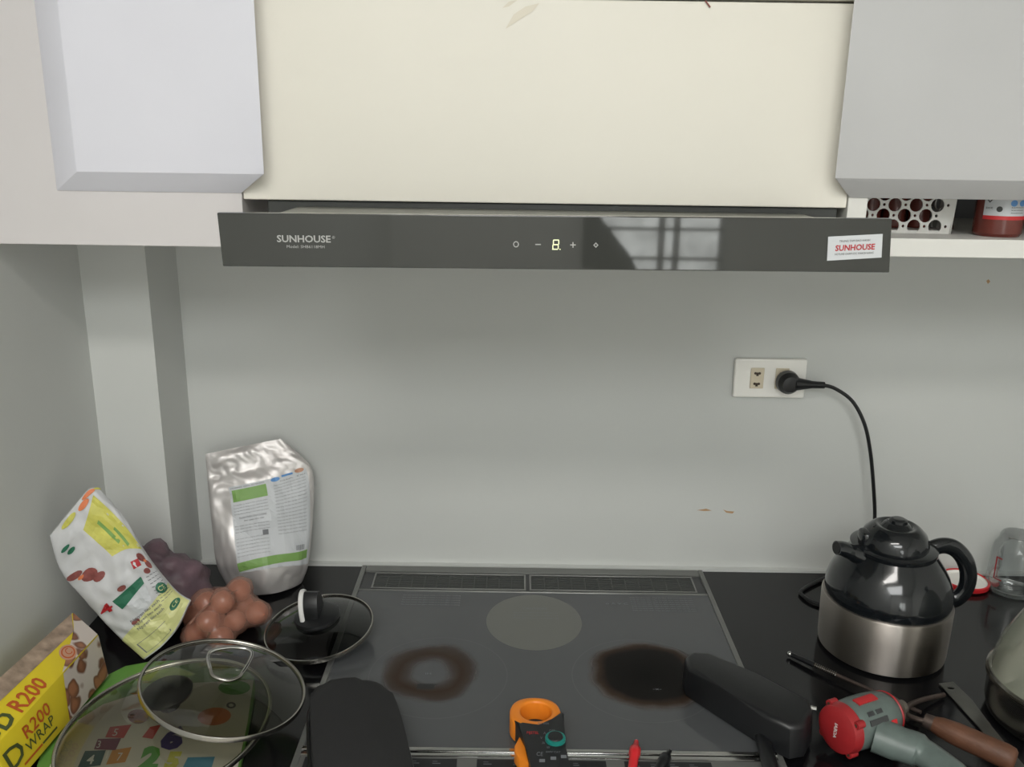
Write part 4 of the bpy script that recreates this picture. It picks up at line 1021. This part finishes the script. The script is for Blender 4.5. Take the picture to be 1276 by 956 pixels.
# ================================================================== TROWEL
tw = empty('pointing_trowel', 'steel trowel with a worn wooden handle, lying between drill and pan', 'trowel', (.6, -.45, 0))
ol = [onZ(1170, 851, .004), onZ(1188, 849, .004), onZ(1212, 872, .004), onZ(1236, 905, .004), onZ(1292, 972, .004), onZ(1282, 985, .004), onZ(1222, 908, .004)]
hp_ = [onZ(1185, 857, .004)+Vector((.0055*cos(2*pi*i/10), .003*sin(2*pi*i/10), 0)) for i in range(10)]
curve_plate([(p.x, p.y) for p in ol], [[(p.x, p.y) for p in hp_]], .0016, lambda x, y, z: Vector((x, y, .0025+z)), 'blade', 'blade', tw)
tg_ = [onZ(1176, 866, .005), onZ(1150, 872, .012), onZ(1132, 880, .020), onZ(1130, 890, .026), onZ(1142, 896, .029), onZ(1156, 900, .030)]
obj('tang', tube(catmull(tg_, 6), .0034, 10), 'rust', tw, smooth=60)
w0 = onZ(1158, 900, .030); w1 = onZ(1266, 948, .024); wd = (w1-w0); L_ = wd.length
obj('handle', lathe([(0, .004), (.0095, .004), (.0125, .014), (.0145, .032), (.0148, .06), (.0150, L_-.012), (.0135, L_-.003), (.010, L_), (0, L_)], w0, wd, 28), 'wood', tw, smooth=50)
obj('ferrule', lathe([(0, -.006), (.0088, -.006), (.0100, .008), (0, .008)], w0, wd, 24), 'rust', tw, smooth=40)

# ================================================================== PAN WITH GLASS LID (right edge)
PR = .098; PL = onZ(1239, 846, .057); PC = (PL.x+PR*.985, PL.y-.012, 0)
pn = empty('saucepan', 'round steel pan at the right edge of the picture', 'pan', PC)
obj('pan_body', lathe([(0, .001), (PR*.90, .001), (PR*.97, .006), (PR, .018), (PR, .052), (PR+.004, .0555), (PR+.004, .058), (PR-.002, .057), (PR-.003, .02), (PR*.9, .005), (0, .005)], PC, n=80), 'steel', pn, smooth=40)
obj('handle', tube(catmull([(PC[0]+PR-.004, PC[1]-.03, .045), (PC[0]+PR+.03, PC[1]-.03, .050), (PC[0]+PR+.03, PC[1]+.03, .050), (PC[0]+PR-.004, PC[1]+.03, .045)], 5), .004, 10), 'chrome', pn)
dm = empty('dome_lid', 'tall hazy glass dome standing on the steel pan at the right edge', 'lid', (PC[0], PC[1], .058))
D = (PC[0], PC[1], .0585)
obj('glass_dome', lathe([(PR-.001, 0), (PR-.002, .012), (PR-.010, .045), (PR-.028, .085), (.050, .118), (.022, .134), (.0, .137)], D, n=64), 'milk', dm, smooth=80)
obj('rim', lathe([(PR-.002, -.0003), (PR+.0025, -.0003), (PR+.0035, .002), (PR+.001, .0045), (PR-.003, .003)], D, n=80, close=True), 'steel', dm)
obj('knob', lathe([(.0, .1365), (.010, .1365), (.010, .145), (.018, .150), (.018, .158), (0, .160)], D, n=32), 'black', dm)

# ================================================================== GLASS JAR, RED-RIMMED LID
GX, GY = .862, -.060
gj = empty('glass_jar', 'empty upturned glass jar near the wall on the right', 'jar', (GX, GY, 0)); G = (GX, GY, 0)
obj('glass_body', lathe([(0, .002), (.037, .002), (.040, .006), (.0405, .020), (.0395, .024), (.0385, .070), (.036, .082), (.0300, .090), (.0290, .100), (.0265, .103), (.0250, .100), (.0265, .090), (.0335, .080), (.036, .070), (.0365, .022), (.034, .007), (0, .006)], G, n=48), 'jarglass', gj, smooth=60)
obj('base_ring', lathe([(.034, .0006), (.0385, .0006), (.0405, .004), (.037, .006)], G, n=48, close=True), 'jarglass', gj)
cf = cylfn(G, .0392, 0); bm = bmesh.new()
for (a0, z0, a1, z1) in ((-1.35, .026, -1.28, .066), (-1.35, .026, -.95, .028), (-1.35, .064, -1.05, .066)): rect2d(bm, a0, z0, a1, z1, cf, 4, 2)
prt('red_print', bm, 'redink', gj)
RC = Vector((.790, -.045, 0))
rl = empty('jar_lid', 'white jar lid with a red rim, upside down behind the kettle handle', 'lid', tuple(RC))
obj('red_rim', lathe([(0, .001), (.036, .001), (.039, .003), (.0395, .010), (.0375, .0115), (.0355, .010), (.0350, .004), (0, .0035)], RC, n=48), 'brightred', rl, smooth=40)
obj('white_liner', lathe([(0, .0042), (.0335, .0042), (.0345, .0075), (.0352, .0098), (.0335, .0104), (.0315, .0066), (0, .0058)], RC, n=48), 'outlet', rl, smooth=40)
